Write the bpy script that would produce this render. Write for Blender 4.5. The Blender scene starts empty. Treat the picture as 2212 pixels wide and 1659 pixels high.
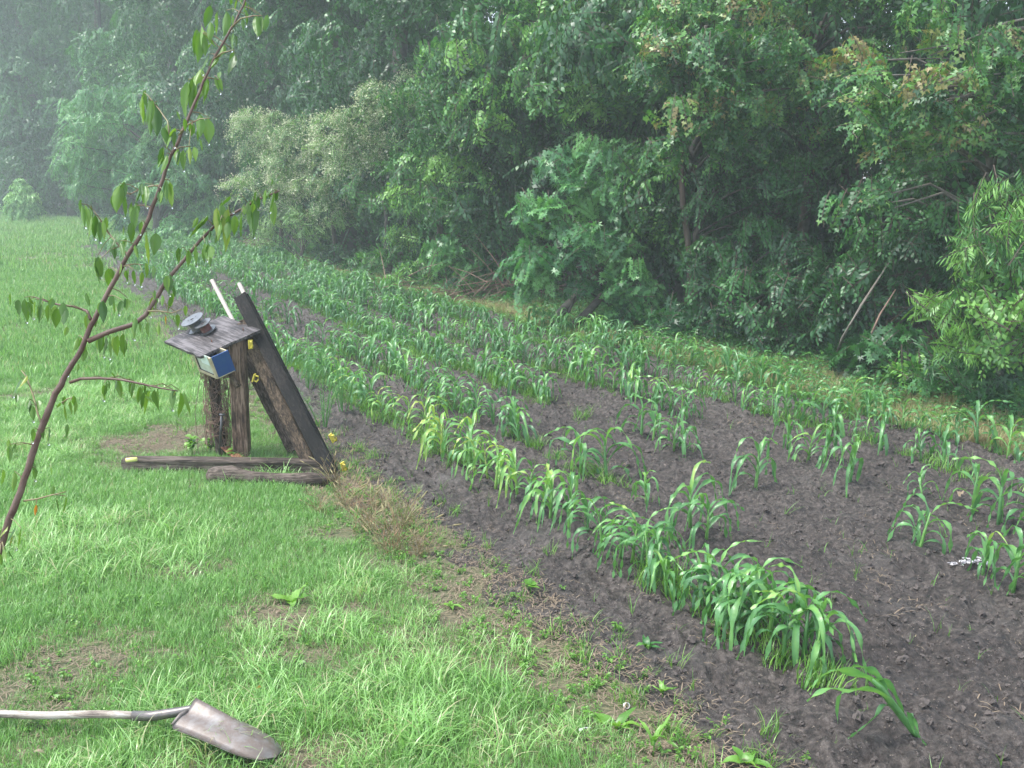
import bpy, math, random
import numpy as np
from mathutils import Vector, Matrix, noise as mnoise
R = math.radians
rnd = random.Random(7)
nrg = np.random.default_rng(11)
C = bpy.context.scene.collection
SC = bpy.context.scene

# ------------------------------------------------------------------ camera, world, sun, exposure
H, F, PITCH = 1.8, 2170.0, R(11.6)
cam = bpy.data.cameras.new('camera'); camo = bpy.data.objects.new('camera', cam); C.objects.link(camo)
camo.location = (0, 0, H); camo.rotation_euler = (R(90) - PITCH, 0, 0)
cam.sensor_width = 36; cam.lens = 36 * F / 2212; cam.clip_start = 0.05; cam.clip_end = 600
SC.camera = camo
world = bpy.data.worlds.new('World'); SC.world = world; world.use_nodes = True
wn = world.node_tree; bg = wn.nodes['Background']
sky = wn.nodes.new('ShaderNodeTexSky'); sky.sky_type = 'NISHITA'; sky.sun_disc = False
SUN_EL, SUN_AZ = R(62), R(-100)
sky.sun_elevation = SUN_EL; sky.sun_rotation = SUN_AZ; sky.air_density = 1.0; sky.dust_density = 1.5; sky.ozone_density = 1.0
hs = wn.nodes.new('ShaderNodeHueSaturation'); hs.inputs['Saturation'].default_value = 0.55
wn.links.new(sky.outputs[0], hs.inputs['Color']); wn.links.new(hs.outputs[0], bg.inputs['Color'])
bg.inputs['Strength'].default_value = 0.15
sun = bpy.data.lights.new('sun', 'SUN'); suno = bpy.data.objects.new('sun', sun); C.objects.link(suno)
sun.energy = 1.4; sun.angle = R(14); sun.color = (1.0, 0.97, 0.92)
sd = Vector((math.sin(SUN_AZ) * math.cos(SUN_EL), math.cos(SUN_AZ) * math.cos(SUN_EL), math.sin(SUN_EL)))
suno.rotation_euler = sd.to_track_quat('Z', 'Y').to_euler(); suno.location = (0, 0, 30)
SC.view_settings.view_transform = 'Standard'; SC.view_settings.look = 'None'
SC.view_settings.gamma = 1; SC.view_settings.use_curve_mapping = False
SC.view_settings.exposure = 1.97
SC.render.engine = 'CYCLES'
cy = SC.cycles
cy.use_denoising = True; cy.max_bounces = 7; cy.diffuse_bounces = 3; cy.glossy_bounces = 2; cy.transmission_bounces = 4
cy.transparent_max_bounces = 4; cy.volume_bounces = 1; cy.caustics_reflective = False; cy.caustics_refractive = False

# ------------------------------------------------------------------ helpers
def ray(px, py):
    u = (px - 1106) / F; v = -(py - 829.5) / F
    return Vector((u, math.cos(PITCH) + v * math.sin(PITCH), -math.sin(PITCH) + v * math.cos(PITCH)))
def G(px, py, z=0.0):                       # a spot on the ground as seen in the photograph
    r = ray(px, py); t = (z - H) / r.z
    return Vector((r.x * t, r.y * t, z))
def W(px, py, Y):                           # a point at world distance Y
    r = ray(px, py); t = Y / r.y
    return Vector((r.x * t, Y, H + r.z * t))

def vnoise(x, y, seed=0):
    xi = np.floor(x).astype(np.int64); yi = np.floor(y).astype(np.int64)
    fx = x - xi; fy = y - yi; fx = fx * fx * (3 - 2 * fx); fy = fy * fy * (3 - 2 * fy)
    def h(a, b):
        n = (a * 374761393 + b * 668265263 + seed * 974634777) & 0xffffffff
        n = ((n ^ (n >> 13)) * 1274126177) & 0xffffffff
        return ((n ^ (n >> 16)) & 0xffff) / 65535.0
    return (h(xi, yi) * (1 - fx) + h(xi + 1, yi) * fx) * (1 - fy) + (h(xi, yi + 1) * (1 - fx) + h(xi + 1, yi + 1) * fx) * fy
def fbm(x, y, o=4, seed=0):
    a, s, t = 0.5, 0.0, 0.0
    for i in range(o):
        s = s + a * vnoise(x, y, seed + i); t += a; x = x * 2.03 + 3.1; y = y * 2.03 + 1.7; a *= 0.5
    return s / t

def np_mesh(name, V, T, mats, mi=None, tint=None, smooth=False):
    V = np.asarray(V, dtype=np.float32); T = np.asarray(T, dtype=np.int32)
    k = T.shape[1]
    m = bpy.data.meshes.new(name)
    m.vertices.add(len(V)); m.vertices.foreach_set('co', V.ravel())
    m.loops.add(T.size); m.loops.foreach_set('vertex_index', T.ravel())
    m.polygons.add(len(T)); m.polygons.foreach_set('loop_start', np.arange(0, T.size, k, dtype=np.int32))
    if mi is not None: m.polygons.foreach_set('material_index', np.asarray(mi, dtype=np.int32))
    if smooth: m.polygons.foreach_set('use_smooth', np.ones(len(T), dtype=bool))
    if tint is not None:
        a = m.attributes.new('tint', 'FLOAT', 'POINT'); a.data.foreach_set('value', np.asarray(tint, dtype=np.float32))
    m.update(calc_edges=True); m.validate()
    for x in (mats if isinstance(mats, (list, tuple)) else [mats]): m.materials.append(x)
    return m

def tag(o, label=None, cat=None, group=None, kind=None):
    if label: o['label'] = label
    if cat: o['category'] = cat
    if group: o['group'] = group
    if kind: o['kind'] = kind
    return o
def link(name, mesh, parent=None, loc=None):
    o = bpy.data.objects.new(name, mesh); C.objects.link(o)
    if parent: o.parent = parent
    if loc is not None: o.location = loc
    return o
def thing(name, label, cat, loc=(0, 0, 0), rz=0, group=None):
    o = bpy.data.objects.new(name, None); C.objects.link(o); o.location = loc; o.rotation_euler = (0, 0, rz)
    o.empty_display_size = 0.1
    return tag(o, label, cat, group)

class MB:                                   # small mesh builder in world coordinates
    def __init__(s): s.v = []; s.f = []; s.m = []; s.t = []
    def add(s, vs, fs, m=0, t=0.5):
        b = len(s.v); s.v += [tuple(p) for p in vs]; s.t += list(t) if isinstance(t, (list, tuple)) else [t] * len(vs)
        s.f += [tuple(i + b for i in f) for f in fs]; s.m += [m] * len(fs)
    def tube(s, pts, rad, n=7, m=0, cap=True, t=0.5, wob=0):
        pts = [Vector(p) for p in pts]
        if not isinstance(rad, (list, tuple)): rad = [rad] * len(pts)
        vs = []; up = Vector((0.13, 0.21, 0.97))
        for i, p in enumerate(pts):
            d = (pts[min(i + 1, len(pts) - 1)] - pts[max(i - 1, 0)]).normalized()
            a = d.cross(up)
            if a.length < 0.05: a = d.cross(Vector((1, 0, 0)))
            a.normalize(); b = d.cross(a)
            for k in range(n):
                w = 2 * math.pi * k / n; q = rad[i] * (1 + (wob * (rnd.random() - .5) if wob else 0))
                vs.append(p + a * math.cos(w) * q + b * math.sin(w) * q)
        fs = [(i * n + k, i * n + (k + 1) % n, (i + 1) * n + (k + 1) % n, (i + 1) * n + k) for i in range(len(pts) - 1) for k in range(n)]
        if cap: fs += [tuple(range(n))[::-1], tuple((len(pts) - 1) * n + k for k in range(n))]
        s.add(vs, fs, m, t)
    def beam(s, p0, p1, w, h, up=(0, 0, 1), seg=14, wob=0.003, bev=0.006, m=0, roll=0, seed=0):
        p0 = Vector(p0); p1 = Vector(p1); d = (p1 - p0).normalized(); a = d.cross(Vector(up)).normalized(); b = a.cross(d)
        if roll: q = Matrix.Rotation(roll, 3, d); a = q @ a; b = q @ b
        hw, hh = w / 2, h / 2
        # a many-sided profile lets the weathered faces carry shallow grooves
        prof = [(-hw, -hh + bev), (-hw, -hh * .3), (-hw, hh * .35), (-hw, hh - bev), (-hw + bev, hh), (-hw * .35, hh), (hw * .3, hh), (hw - bev, hh), (hw, hh - bev), (hw, hh * .3),
                (hw, -hh * .4), (hw, -hh + bev), (hw - bev, -hh), (hw * .3, -hh), (-hw * .4, -hh), (-hw + bev, -hh)]
        n = len(prof); vs = []
        off = [mnoise.noise(Vector((k * 1.7, seed * 3.1, 0))) * wob * 1.5 for k in range(n)]
        for i in range(seg + 1):
            f = i / seg; c = p0.lerp(p1, f)
            sh = 1 - (0.06 if i in (0, seg) else 0)
            for k, (x, y) in enumerate(prof):
                j = 1 + (off[k] + wob * mnoise.noise(Vector((k * 2.3, f * 6, seed)))) / max(hw, hh)
                e = Vector((0, 0, 0))
                if i in (0, seg): e = d * (mnoise.noise(Vector((x * 40, y * 40, seed + i))) * 0.012)
                vs.append(c + a * x * j * sh + b * y * j * sh + e)
        fs = [(i * n + k, i * n + (k + 1) % n, (i + 1) * n + (k + 1) % n, (i + 1) * n + k) for i in range(seg) for k in range(n)]
        fs += [tuple(range(n))[::-1], tuple(seg * n + k for k in range(n))]
        s.add(vs, fs, m)
    def frame_disc(s, c, ax, r, th, n=28, m=0, hole=0.0):
        ax = Vector(ax).normalized(); a = ax.orthogonal().normalized(); b = ax.cross(a); vs = []; fs = []
        rr = [(r, -th / 2), (r * 1.01, 0), (r, th / 2)] ; inn = hole if hole else r * 0.02
        ring = [(inn, -th / 2)] + rr + [(inn, th / 2)]
        for (q, z) in ring:
            for k in range(n):
                w = 2 * math.pi * k / n; vs.append(Vector(c) + ax * z + a * math.cos(w) * q + b * math.sin(w) * q)
        L = len(ring)
        for i in range(L):
            for k in range(n):
                j = (i + 1) % L
                fs.append((i * n + k, i * n + (k + 1) % n, j * n + (k + 1) % n, j * n + k))
        s.add(vs, fs, m)
    def mesh(s, name, mats, o=(0, 0, 0), smooth=False):
        m = bpy.data.meshes.new(name); o = Vector(o)
        m.from_pydata([tuple(Vector(p) - o) for p in s.v], [], s.f)
        for x in (mats if isinstance(mats, (list, tuple)) else [mats]): m.materials.append(x)
        m.polygons.foreach_set('material_index', s.m)
        at = m.attributes.new('tint', 'FLOAT', 'POINT'); at.data.foreach_set('value', s.t)
        if smooth: m.polygons.foreach_set('use_smooth', [True] * len(s.f))
        m.update(); return m
def part(name, mb, mats, parent, smooth=False, base=None):
    o = Vector(base) if base is not None else (parent.matrix_basis.translation if parent.parent is None else Vector((0, 0, 0)))
    return link(name, mb.mesh(name, mats, o, smooth), parent)

# ------------------------------------------------------------------ materials
def newmat(name):
    m = bpy.data.materials.new(name); m.use_nodes = True; nt = m.node_tree
    return m, nt, nt.nodes['Principled BSDF'], nt.nodes['Material Output']
def nd(nt, t, **kw):
    n = nt.nodes.new('ShaderNode' + t)
    for k, v in kw.items():
        if k in n.inputs: n.inputs[k].default_value = v
        else: setattr(n, k, v)
    return n
def ramp(nt, stops, fac):
    r = nt.nodes.new('ShaderNodeValToRGB'); e = r.color_ramp.elements
    while len(e) < len(stops): e.new(0.5)
    for i, (p, c) in enumerate(stops): e[i].position = p; e[i].color = (*c, 1)
    nt.links.new(fac, r.inputs[0]); return r.outputs[0]
def math_(nt, op, a, b=None, clamp=False):
    n = nt.nodes.new('ShaderNodeMath'); n.operation = op; n.use_clamp = clamp
    for i, x in enumerate((a, b)):
        if x is None: continue
        if isinstance(x, (int, float)): n.inputs[i].default_value = x
        else: nt.links.new(x, n.inputs[i])
    return n.outputs[0]
def mixc(nt, fac, a, b, mode='MIX'):
    n = nt.nodes.new('ShaderNodeMix'); n.data_type = 'RGBA'; n.blend_type = mode
    for s, x in ((n.inputs[0], fac), (n.inputs[6], a), (n.inputs[7], b)):
        if isinstance(x, (int, float)): s.default_value = x
        elif isinstance(x, tuple): s.default_value = (*x, 1)
        else: nt.links.new(x, s)
    return n.outputs[2]
def pos_noise(nt, scale, detail=3, rough=0.55, obj=False, stretch=None):
    if obj: co = nd(nt, 'TexCoord').outputs['Object']
    else: co = nd(nt, 'NewGeometry').outputs['Position']
    if stretch:
        mp = nd(nt, 'Mapping'); mp.inputs['Scale'].default_value = stretch; nt.links.new(co, mp.inputs[0]); co = mp.outputs[0]
    n = nd(nt, 'TexNoise', Scale=scale, Detail=detail, Roughness=rough); nt.links.new(co, n.inputs['Vector'])
    return n.outputs['Fac']

def leaf_mat(name, stops, rough=0.4, trans=0.33, patch=0.0, objrand=0.0, spec=0.5, tr_tint=(1.25, 1.35, 0.6), bump=0.0, yellow=False):
    m, nt, bs, out = newmat(name)
    at = nd(nt, 'Attribute', attribute_name='tint').outputs['Fac']
    f = at
    if patch:
        p = math_(nt, 'MULTIPLY', math_(nt, 'SUBTRACT', pos_noise(nt, 1.3, 2), 0.5), patch * 2.2); f = math_(nt, 'ADD', f, p, True)
    if objrand:
        q = nd(nt, 'ObjectInfo').outputs['Random']; f = math_(nt, 'ADD', f, math_(nt, 'MULTIPLY', math_(nt, 'SUBTRACT', q, 0.5), objrand), True)
    if yellow:
        sc_ = nd(nt, 'SeparateColor'); nt.links.new(nd(nt, 'ObjectInfo').outputs['Color'], sc_.inputs[0]); f = math_(nt, 'ADD', f, math_(nt, 'SUBTRACT', 1.0, sc_.outputs[0]), True)
    col = ramp(nt, stops, f)
    nt.links.new(col, bs.inputs['Base Color']); bs.inputs['Roughness'].default_value = rough
    bs.inputs['Specular IOR Level'].default_value = spec
    tr = nd(nt, 'BsdfTranslucent'); nt.links.new(mixc(nt, 1.0, col, tr_tint, 'MULTIPLY'), tr.inputs['Color'])
    mx = nd(nt, 'MixShader'); mx.inputs[0].default_value = trans
    nt.links.new(bs.outputs[0], mx.inputs[1]); nt.links.new(tr.outputs[0], mx.inputs[2]); nt.links.new(mx.outputs[0], out.inputs['Surface'])
    if bump:
        b = nd(nt, 'Bump', Strength=bump, Distance=0.004); nt.links.new(pos_noise(nt, 60, 2), b.inputs['Height']); nt.links.new(b.outputs[0], bs.inputs['Normal'])
    return m

M = {}
M['leaf_mid'] = leaf_mat('leaf_mid_green', [(0, (.018, .072, .020)), (.5, (.050, .175, .040)), (.85, (.12, .30, .062)), (1, (.19, .38, .08))], patch=.15)
M['leaf_shaded'] = leaf_mat('leaf_shaded_green', [(0, (.009, .040, .016)), (.5, (.024, .095, .030)), (1, (.06, .19, .05))], patch=.15)  # darkened green: the deep shade of the woods is put into the leaf colour
M['leaf_star'] = leaf_mat('leaf_star_green', [(0, (.026, .10, .036)), (.5, (.06, .20, .065)), (1, (.14, .34, .10))], patch=.1)
M['leaf_maple'] = leaf_mat('leaf_maple_green', [(0, (.018, .075, .025)), (.5, (.048, .16, .042)), (.85, (.12, .28, .065)), (.965, (.19, .31, .08)), (1, (.25, .21, .09))], patch=.08)
M['leaf_bright'] = leaf_mat('leaf_bright_green', [(0, (.035, .12, .035)), (.5, (.075, .21, .05)), (1, (.16, .33, .07))], patch=.1)
M['leaf_privet'] = leaf_mat('leaf_privet', [(0, (.065, .17, .05)), (.5, (.14, .29, .09)), (1, (.27, .42, .16))], patch=.1)
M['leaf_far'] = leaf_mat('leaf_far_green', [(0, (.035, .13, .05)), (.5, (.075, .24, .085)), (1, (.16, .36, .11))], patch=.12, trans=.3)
M['flower'] = leaf_mat('privet_flower_cream', [(0, (.36, .42, .22)), (1, (.70, .72, .50))], rough=.6, trans=.2, tr_tint=(1, 1, .9))
M['grass'] = leaf_mat('lawn_grass_blade', [(0, (.09, .205, .045)), (.45, (.165, .36, .082)), (.8, (.26, .48, .13)), (.95, (.34, .54, .21)), (1, (.42, .40, .22))], rough=.36, trans=.35, patch=.12, objrand=.25, tr_tint=(1.1, 1.15, .8), spec=.7)
M['drygrass'] = leaf_mat('dry_foxtail_grass', [(0, (.14, .16, .05)), (.4, (.28, .25, .12)), (.7, (.34, .25, .14)), (1, (.27, .15, .075))], rough=.6, trans=.3, tr_tint=(1, 1, .8))
M['weed'] = leaf_mat('weed_leaf', [(0, (.05, .14, .02)), (.5, (.11, .26, .04)), (1, (.20, .38, .06))], rough=.4, trans=.35)
M['corn'] = leaf_mat('corn_leaf_blade', [(0, (.06, .17, .065)), (.4, (.11, .275, .09)), (.75, (.20, .40, .10)), (1, (.38, .46, .12))], rough=.36, trans=.33, objrand=.42, spec=.6, bump=.5, yellow=True)
M['sapleaf'] = leaf_mat('sapling_leaf', [(0, (.055, .13, .028)), (.5, (.105, .215, .035)), (.9, (.17, .29, .05)), (1, (.33, .34, .06))], rough=.35, trans=.4, objrand=.6, bump=.2)
M['sapleaf_gold'] = leaf_mat('sapling_leaf_turning', [(0, (.35, .30, .04)), (1, (.50, .16, .03))], rough=.4, trans=.4)
M['leaf_lone'] = leaf_mat('young_tree_leaf', [(0, (.09, .26, .07)), (.5, (.17, .38, .11)), (1, (.30, .52, .18))])
M['fennel'] = leaf_mat('feathery_fennel', [(0, (.07, .20, .06)), (1, (.14, .33, .10))], rough=.5, trans=.4)

def wood_mat(name, c0, c1, c2, rough=.75, axis=(1.2, 1.2, 1.2), scale=9, grain_dir=None, wet=.0):
    m, nt, bs, out = newmat(name)
    tc = nd(nt, 'TexCoord').outputs['Object']
    mp = nd(nt, 'Mapping'); nt.links.new(tc, mp.inputs[0])
    if grain_dir is not None:
        d = Vector(grain_dir).normalized(); e = d.to_track_quat('Z', 'Y').to_matrix().transposed().to_euler()
        mp.inputs['Rotation'].default_value = e
    mp2 = nd(nt, 'Mapping'); nt.links.new(mp.outputs[0], mp2.inputs[0]); mp2.inputs['Scale'].default_value = (9, 9, .8)
    n1 = nd(nt, 'TexNoise', Scale=scale, Detail=5, Roughness=.65, Distortion=.6); nt.links.new(mp2.outputs[0], n1.inputs['Vector'])
    n2 = nd(nt, 'TexNoise', Scale=5, Detail=4, Roughness=.6); nt.links.new(tc, n2.inputs['Vector'])
    f = math_(nt, 'ADD', math_(nt, 'MULTIPLY', n1.outputs['Fac'], .65), math_(nt, 'MULTIPLY', n2.outputs['Fac'], .4), True)
    nt.links.new(ramp(nt, [(.45, c0), (.53, c1), (.61, c2)], f), bs.inputs['Base Color'])
    bs.inputs['Roughness'].default_value = rough; bs.inputs['Specular IOR Level'].default_value = .22
    b = nd(nt, 'Bump', Strength=1.0, Distance=.004); nt.links.new(n1.outputs['Fac'], b.inputs['Height']); nt.links.new(b.outputs[0], bs.inputs['Normal'])
    return m
def plain(name, c, rough=.5, metal=0, noise=0, sc=30, c2=None, bump=0):
    m, nt, bs, out = newmat(name)
    bs.inputs['Roughness'].default_value = rough; bs.inputs['Metallic'].default_value = metal
    bs.inputs['Base Color'].default_value = (*c, 1)
    if noise or bump:
        n = pos_noise(nt, sc, 4, .6, obj=True)
        if noise: nt.links.new(ramp(nt, [(.35, c), (.7, c2 or tuple(x * (1 - noise) for x in c))], n), bs.inputs['Base Color'])
        if bump:
            b = nd(nt, 'Bump', Strength=bump, Distance=.003); nt.links.new(n, b.inputs['Height']); nt.links.new(b.outputs[0], bs.inputs['Normal'])
    return m
M['bark'] = plain('bark_dark', (.035, .028, .022), .85, noise=.5, sc=12, c2=(.085, .075, .06), bump=.8)
M['bark_pale'] = plain('bark_pale', (.20, .18, .15), .8, noise=.5, sc=14, c2=(.09, .075, .06), bump=.6)
M['twig'] = plain('twig_brown', (.06, .04, .028), .8, noise=.4, sc=20)
M['deadwood'] = plain('dead_twig', (.22, .14, .10), .8, noise=.6, sc=9, c2=(.10, .065, .05))
M['sapbark'] = plain('sapling_bark', (.065, .032, .022), .6, noise=.5, sc=26, c2=(.13, .085, .065), bump=.5)
M['saptwig'] = plain('sapling_green_twig', (.20, .20, .09), .5, noise=.4, sc=30, c2=(.16, .09, .05))
M['pvc'] = plain('weathered_white_pipe', (.36, .32, .29), .45, noise=.2, sc=20, c2=(.28, .25, .22))
M['yellow'] = plain('yellow_plastic', (.52, .44, .06), .35, noise=.15, sc=50)
M['paleyellow'] = plain('pale_yellow_plastic', (.72, .68, .22), .4, noise=.15, sc=50)
M['blue'] = plain('blue_paint', (.006, .042, .17), .5, noise=.4, sc=18, c2=(.014, .06, .16))
M['cream'] = plain('cream_painted_wood', (.44, .39, .26), .6, noise=.5, sc=18, c2=(.28, .235, .15))
M['darkseal'] = plain('dark_seal', (.02, .02, .022), .6)
M['paper'] = plain('faded_paper', (.50, .56, .46), .7, noise=.2, sc=20, c2=(.38, .42, .33))
M['plastic_black'] = plain('grey_black_plastic', (.05, .052, .055), .3, noise=.4, sc=25, c2=(.11, .115, .12))
M['copper'] = plain('wound_red_brown_wire', (.12, .035, .03), .5, noise=.4, sc=60, bump=.6)
M['greywire'] = plain('wound_grey_wire', (.13, .125, .12), .5, noise=.4, sc=60, bump=.6)
M['steel'] = plain('galvanised_metal', (.12, .12, .125), .45, metal=.7, noise=.4, sc=20)
M['rust'] = plain('rusty_plank', (.20, .075, .04), .8, noise=.4, sc=20)
M['scrap'] = plain('shredded_plastic_scrap', (.55, .53, .55), .6, noise=.3, sc=40)
M['shell'] = plain('white_shell', (.62, .60, .57), .5, noise=.2, sc=40)
M['clod'] = plain('soil_clod', (.050, .041, .038), .9, noise=.4, sc=60, c2=(.10, .084, .074))
M['straw'] = plain('straw_litter', (.22, .17, .11), .8, noise=.5, sc=6, c2=(.12, .085, .06))

def blade_metal():
    m, nt, bs, out = newmat('shovel_worn_steel')
    n = pos_noise(nt, 14, 5, .65, obj=True); n2 = pos_noise(nt, 60, 3, .6, obj=True, stretch=(1, .25, 1))
    c = ramp(nt, [(.35, (.165, .158, .15)), (.52, (.125, .102, .085)), (.68, (.20, .195, .19))], n)
    c = mixc(nt, math_(nt, 'MULTIPLY', n2, .3), c, (.20, .14, .12))
    nt.links.new(c, bs.inputs['Base Color']); bs.inputs['Metallic'].default_value = .15; bs.inputs['Roughness'].default_value = .45
    b = nd(nt, 'Bump', Strength=.12, Distance=.002); nt.links.new(n2, b.inputs['Height']); nt.links.new(b.outputs[0], bs.inputs['Normal'])
    return m
M['shovel'] = blade_metal()

# field axes: s runs along the crop rows, n across them (from row one, next to the lawn, towards the woods)
K = H / 1.7
P0 = Vector((1.24 * K, 2.79 * K)); D = Vector((-.456, .89)); N_ = Vector((.89, .456))
def sn(x, y): return ((x - P0.x) * D.x + (y - P0.y) * D.y, (x - P0.x) * N_.x + (y - P0.y) * N_.y)
def xy(s, n): return (P0.x + s * D.x + n * N_.x, P0.y + s * D.y + n * N_.y)
NL, NR = -.62, 3.45                         # field edges across the rows
FIELD_END = 27.5

def ground_mat():
    m, nt, bs, out = newmat('lawn_earth')
    big = pos_noise(nt, .8, 4); fine = pos_noise(nt, 45, 4, .7); straw = pos_noise(nt, 26, 3, .7, stretch=(1, 3.2, 1))
    earth = ramp(nt, [(.3, (.045, .036, .028)), (.5, (.12, .085, .06)), (.7, (.24, .185, .12))], straw)
    green = ramp(nt, [(.3, (.030, .060, .016)), (.7, (.075, .13, .03))], fine)
    c = mixc(nt, math_(nt, 'MULTIPLY', math_(nt, 'SUBTRACT', big, .25), 1.6, True), earth, green)
    # leaf litter under the woods
    g = nd(nt, 'NewGeometry').outputs['Position']; dt = nd(nt, 'VectorMath', operation='DOT_PRODUCT'); nt.links.new(g, dt.inputs[0]); dt.inputs[1].default_value = (N_.x, N_.y, 0)
    nn = math_(nt, 'SUBTRACT', dt.outputs['Value'], P0.x * N_.x + P0.y * N_.y)
    w = math_(nt, 'MULTIPLY', math_(nt, 'SUBTRACT', math_(nt, 'ADD', nn, math_(nt, 'MULTIPLY', big, .8)), 4.1), 1.4, True)
    lit = ramp(nt, [(.35, (.030, .020, .014)), (.65, (.09, .055, .035))], fine)
    c = mixc(nt, w, c, lit)
    nt.links.new(c, bs.inputs['Base Color']); bs.inputs['Roughness'].default_value = .9
    b = nd(nt, 'Bump', Strength=.8, Distance=.012); nt.links.new(straw, b.inputs['Height']); nt.links.new(b.outputs[0], bs.inputs['Normal'])
    return m
def soil_mat():
    m, nt, bs, out = newmat('dark_tilled_soil')
    a = pos_noise(nt, 34, 6, .7); p = pos_noise(nt, 1.6, 4, .6); f = pos_noise(nt, 170, 3, .6)
    c = ramp(nt, [(.38, (.014, .011, .009)), (.52, (.062, .050, .043)), (.64, (.125, .105, .092))], a)  # near-black low stop paints crevice shade into the pits of the bump
    sandy = ramp(nt, [(.4, (.10, .092, .085)), (.7, (.16, .145, .13))], f)
    damp = pos_noise(nt, .9, 3, .6); c = mixc(nt, math_(nt, 'MULTIPLY', math_(nt, 'SUBTRACT', damp, .45), 4.0, True), c, mixc(nt, 1.0, c, (.62, .60, .60), 'MULTIPLY'))
    k = math_(nt, 'MULTIPLY', math_(nt, 'SUBTRACT', p, .56), 5.0, True)
    c = mixc(nt, math_(nt, 'MULTIPLY', k, .6), c, sandy)
    sp = math_(nt, 'GREATER_THAN', pos_noise(nt, 95, 1, .5), .735)
    c = mixc(nt, math_(nt, 'MULTIPLY', sp, .7), c, (.30, .25, .20))
    nt.links.new(c, bs.inputs['Base Color']); bs.inputs['Roughness'].default_value = .75
    h = math_(nt, 'ADD', a, math_(nt, 'MULTIPLY', f, .3))
    b = nd(nt, 'Bump', Strength=1.0, Distance=.03); nt.links.new(h, b.inputs['Height']); nt.links.new(b.outputs[0], bs.inputs['Normal'])
    return m
M['ground'] = ground_mat(); M['soil'] = soil_mat()

# ------------------------------------------------------------------ the ground and the tilled field
def grid_mesh(name, X, Y, Z, mat, smooth=True):
    r, c = X.shape; idx = np.arange(r * c).reshape(r, c)
    q = np.stack([idx[:-1, :-1], idx[:-1, 1:], idx[1:, 1:], idx[1:, :-1]], -1).reshape(-1, 4)
    return np_mesh(name, np.stack([X, Y, Z], -1).reshape(-1, 3), q, mat, smooth=smooth)
def gz(x, y):
    return 0.05 * (fbm(x * .7, y * .7, 3, 5) - .5) * np.clip(y / 6, .4, 1.5)
def axis(lo, hi, c, d0, k):
    a = [c]; d = d0
    while a[-1] < hi: a.append(a[-1] + d); d *= k
    b = [c]; d = d0
    while b[-1] > lo: b.append(b[-1] - d); d *= k
    return np.array(b[::-1][:-1] + a)
xs = axis(-130, 110, -.8, .045, 1.045); ys = axis(-25, 200, 4.5, .045, 1.035)
X, Y = np.meshgrid(xs, ys); Zg = gz(X, Y) + .018 * (fbm(X * 6, Y * 6, 3, 2) - .5)
S_, Nn_ = sn(X, Y)
infield = (Nn_ > NL + .12) & (Nn_ < NR - .12) & (S_ > -2.2) & (S_ < FIELD_END - .2)
Zg = np.where(infield, Zg - .06, Zg)
tag(link('ground', grid_mesh('ground', X, Y, Zg, M['ground'])), kind='structure')

def axis1(lo, hi, d0, k, dm):
    a = [lo]; d = d0
    while a[-1] < hi: a.append(a[-1] + d); d = min(d * k, dm)
    return np.array(a)
ss = axis1(-2.5, FIELD_END + .3, .018, 1.0065, .25); ns = np.arange(NL - .35, NR + .36, .02)
Nm, Sm = np.meshgrid(ns, ss)
Xs = P0.x + Sm * D.x + Nm * N_.x; Ys = P0.y + Sm * D.y + Nm * N_.y
def clod(x, y, f, seed):
    v = vnoise(x * f, y * f, seed); return np.clip((v - .55) * 3.2, 0, 1) ** .7
def soil_z(Xs, Ys, Nm, Sm):
    e = np.minimum(np.minimum(Nm - NL, NR - Nm), FIELD_END - Sm) + .5 * (fbm(Xs * 2.2, Ys * 2.2, 4, 31) - .5)
    e = np.clip(e / .22, -1, 1)
    base = gz(Xs, Ys) + .012 * e - .028 * (e < 0) * (-e)
    amp = np.clip(e, 0.15, 1)
    rowh = .014 * np.cos((Nm / .64) * 2 * math.pi)
    cl = .030 * clod(Xs, Ys, 17, 3) + .026 * clod(Xs + 5, Ys, 30, 4) + .016 * (vnoise(Xs * 47, Ys * 47, 6) - .5) + .04 * (fbm(Xs * 8, Ys * 8, 4, 8) - .5) + .034 * (fbm(Xs * 2.4, Ys * 2.4, 2, 9) - .5)
    return base + (rowh + cl) * amp
Zs = soil_z(Xs, Ys, Nm, Sm)
tag(link('field_soil', grid_mesh('field_soil', Xs, Ys, Zs, M['soil'])), kind='structure')
def zat(x, y):                              # height of whatever surface is on top at (x, y)
    x = np.atleast_1d(np.asarray(x, float)); y = np.atleast_1d(np.asarray(y, float)); s, n = sn(x, y)
    inf = (n > NL) & (n < NR) & (s > -2.4) & (s < FIELD_END)
    g = gz(x, y) + .018 * (fbm(x * 6, y * 6, 3, 2) - .5)
    return np.where(inf, np.maximum(soil_z(x, y, n, s), g - .06), g)
def zz(x, y): return float(zat(x, y)[0])

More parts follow.
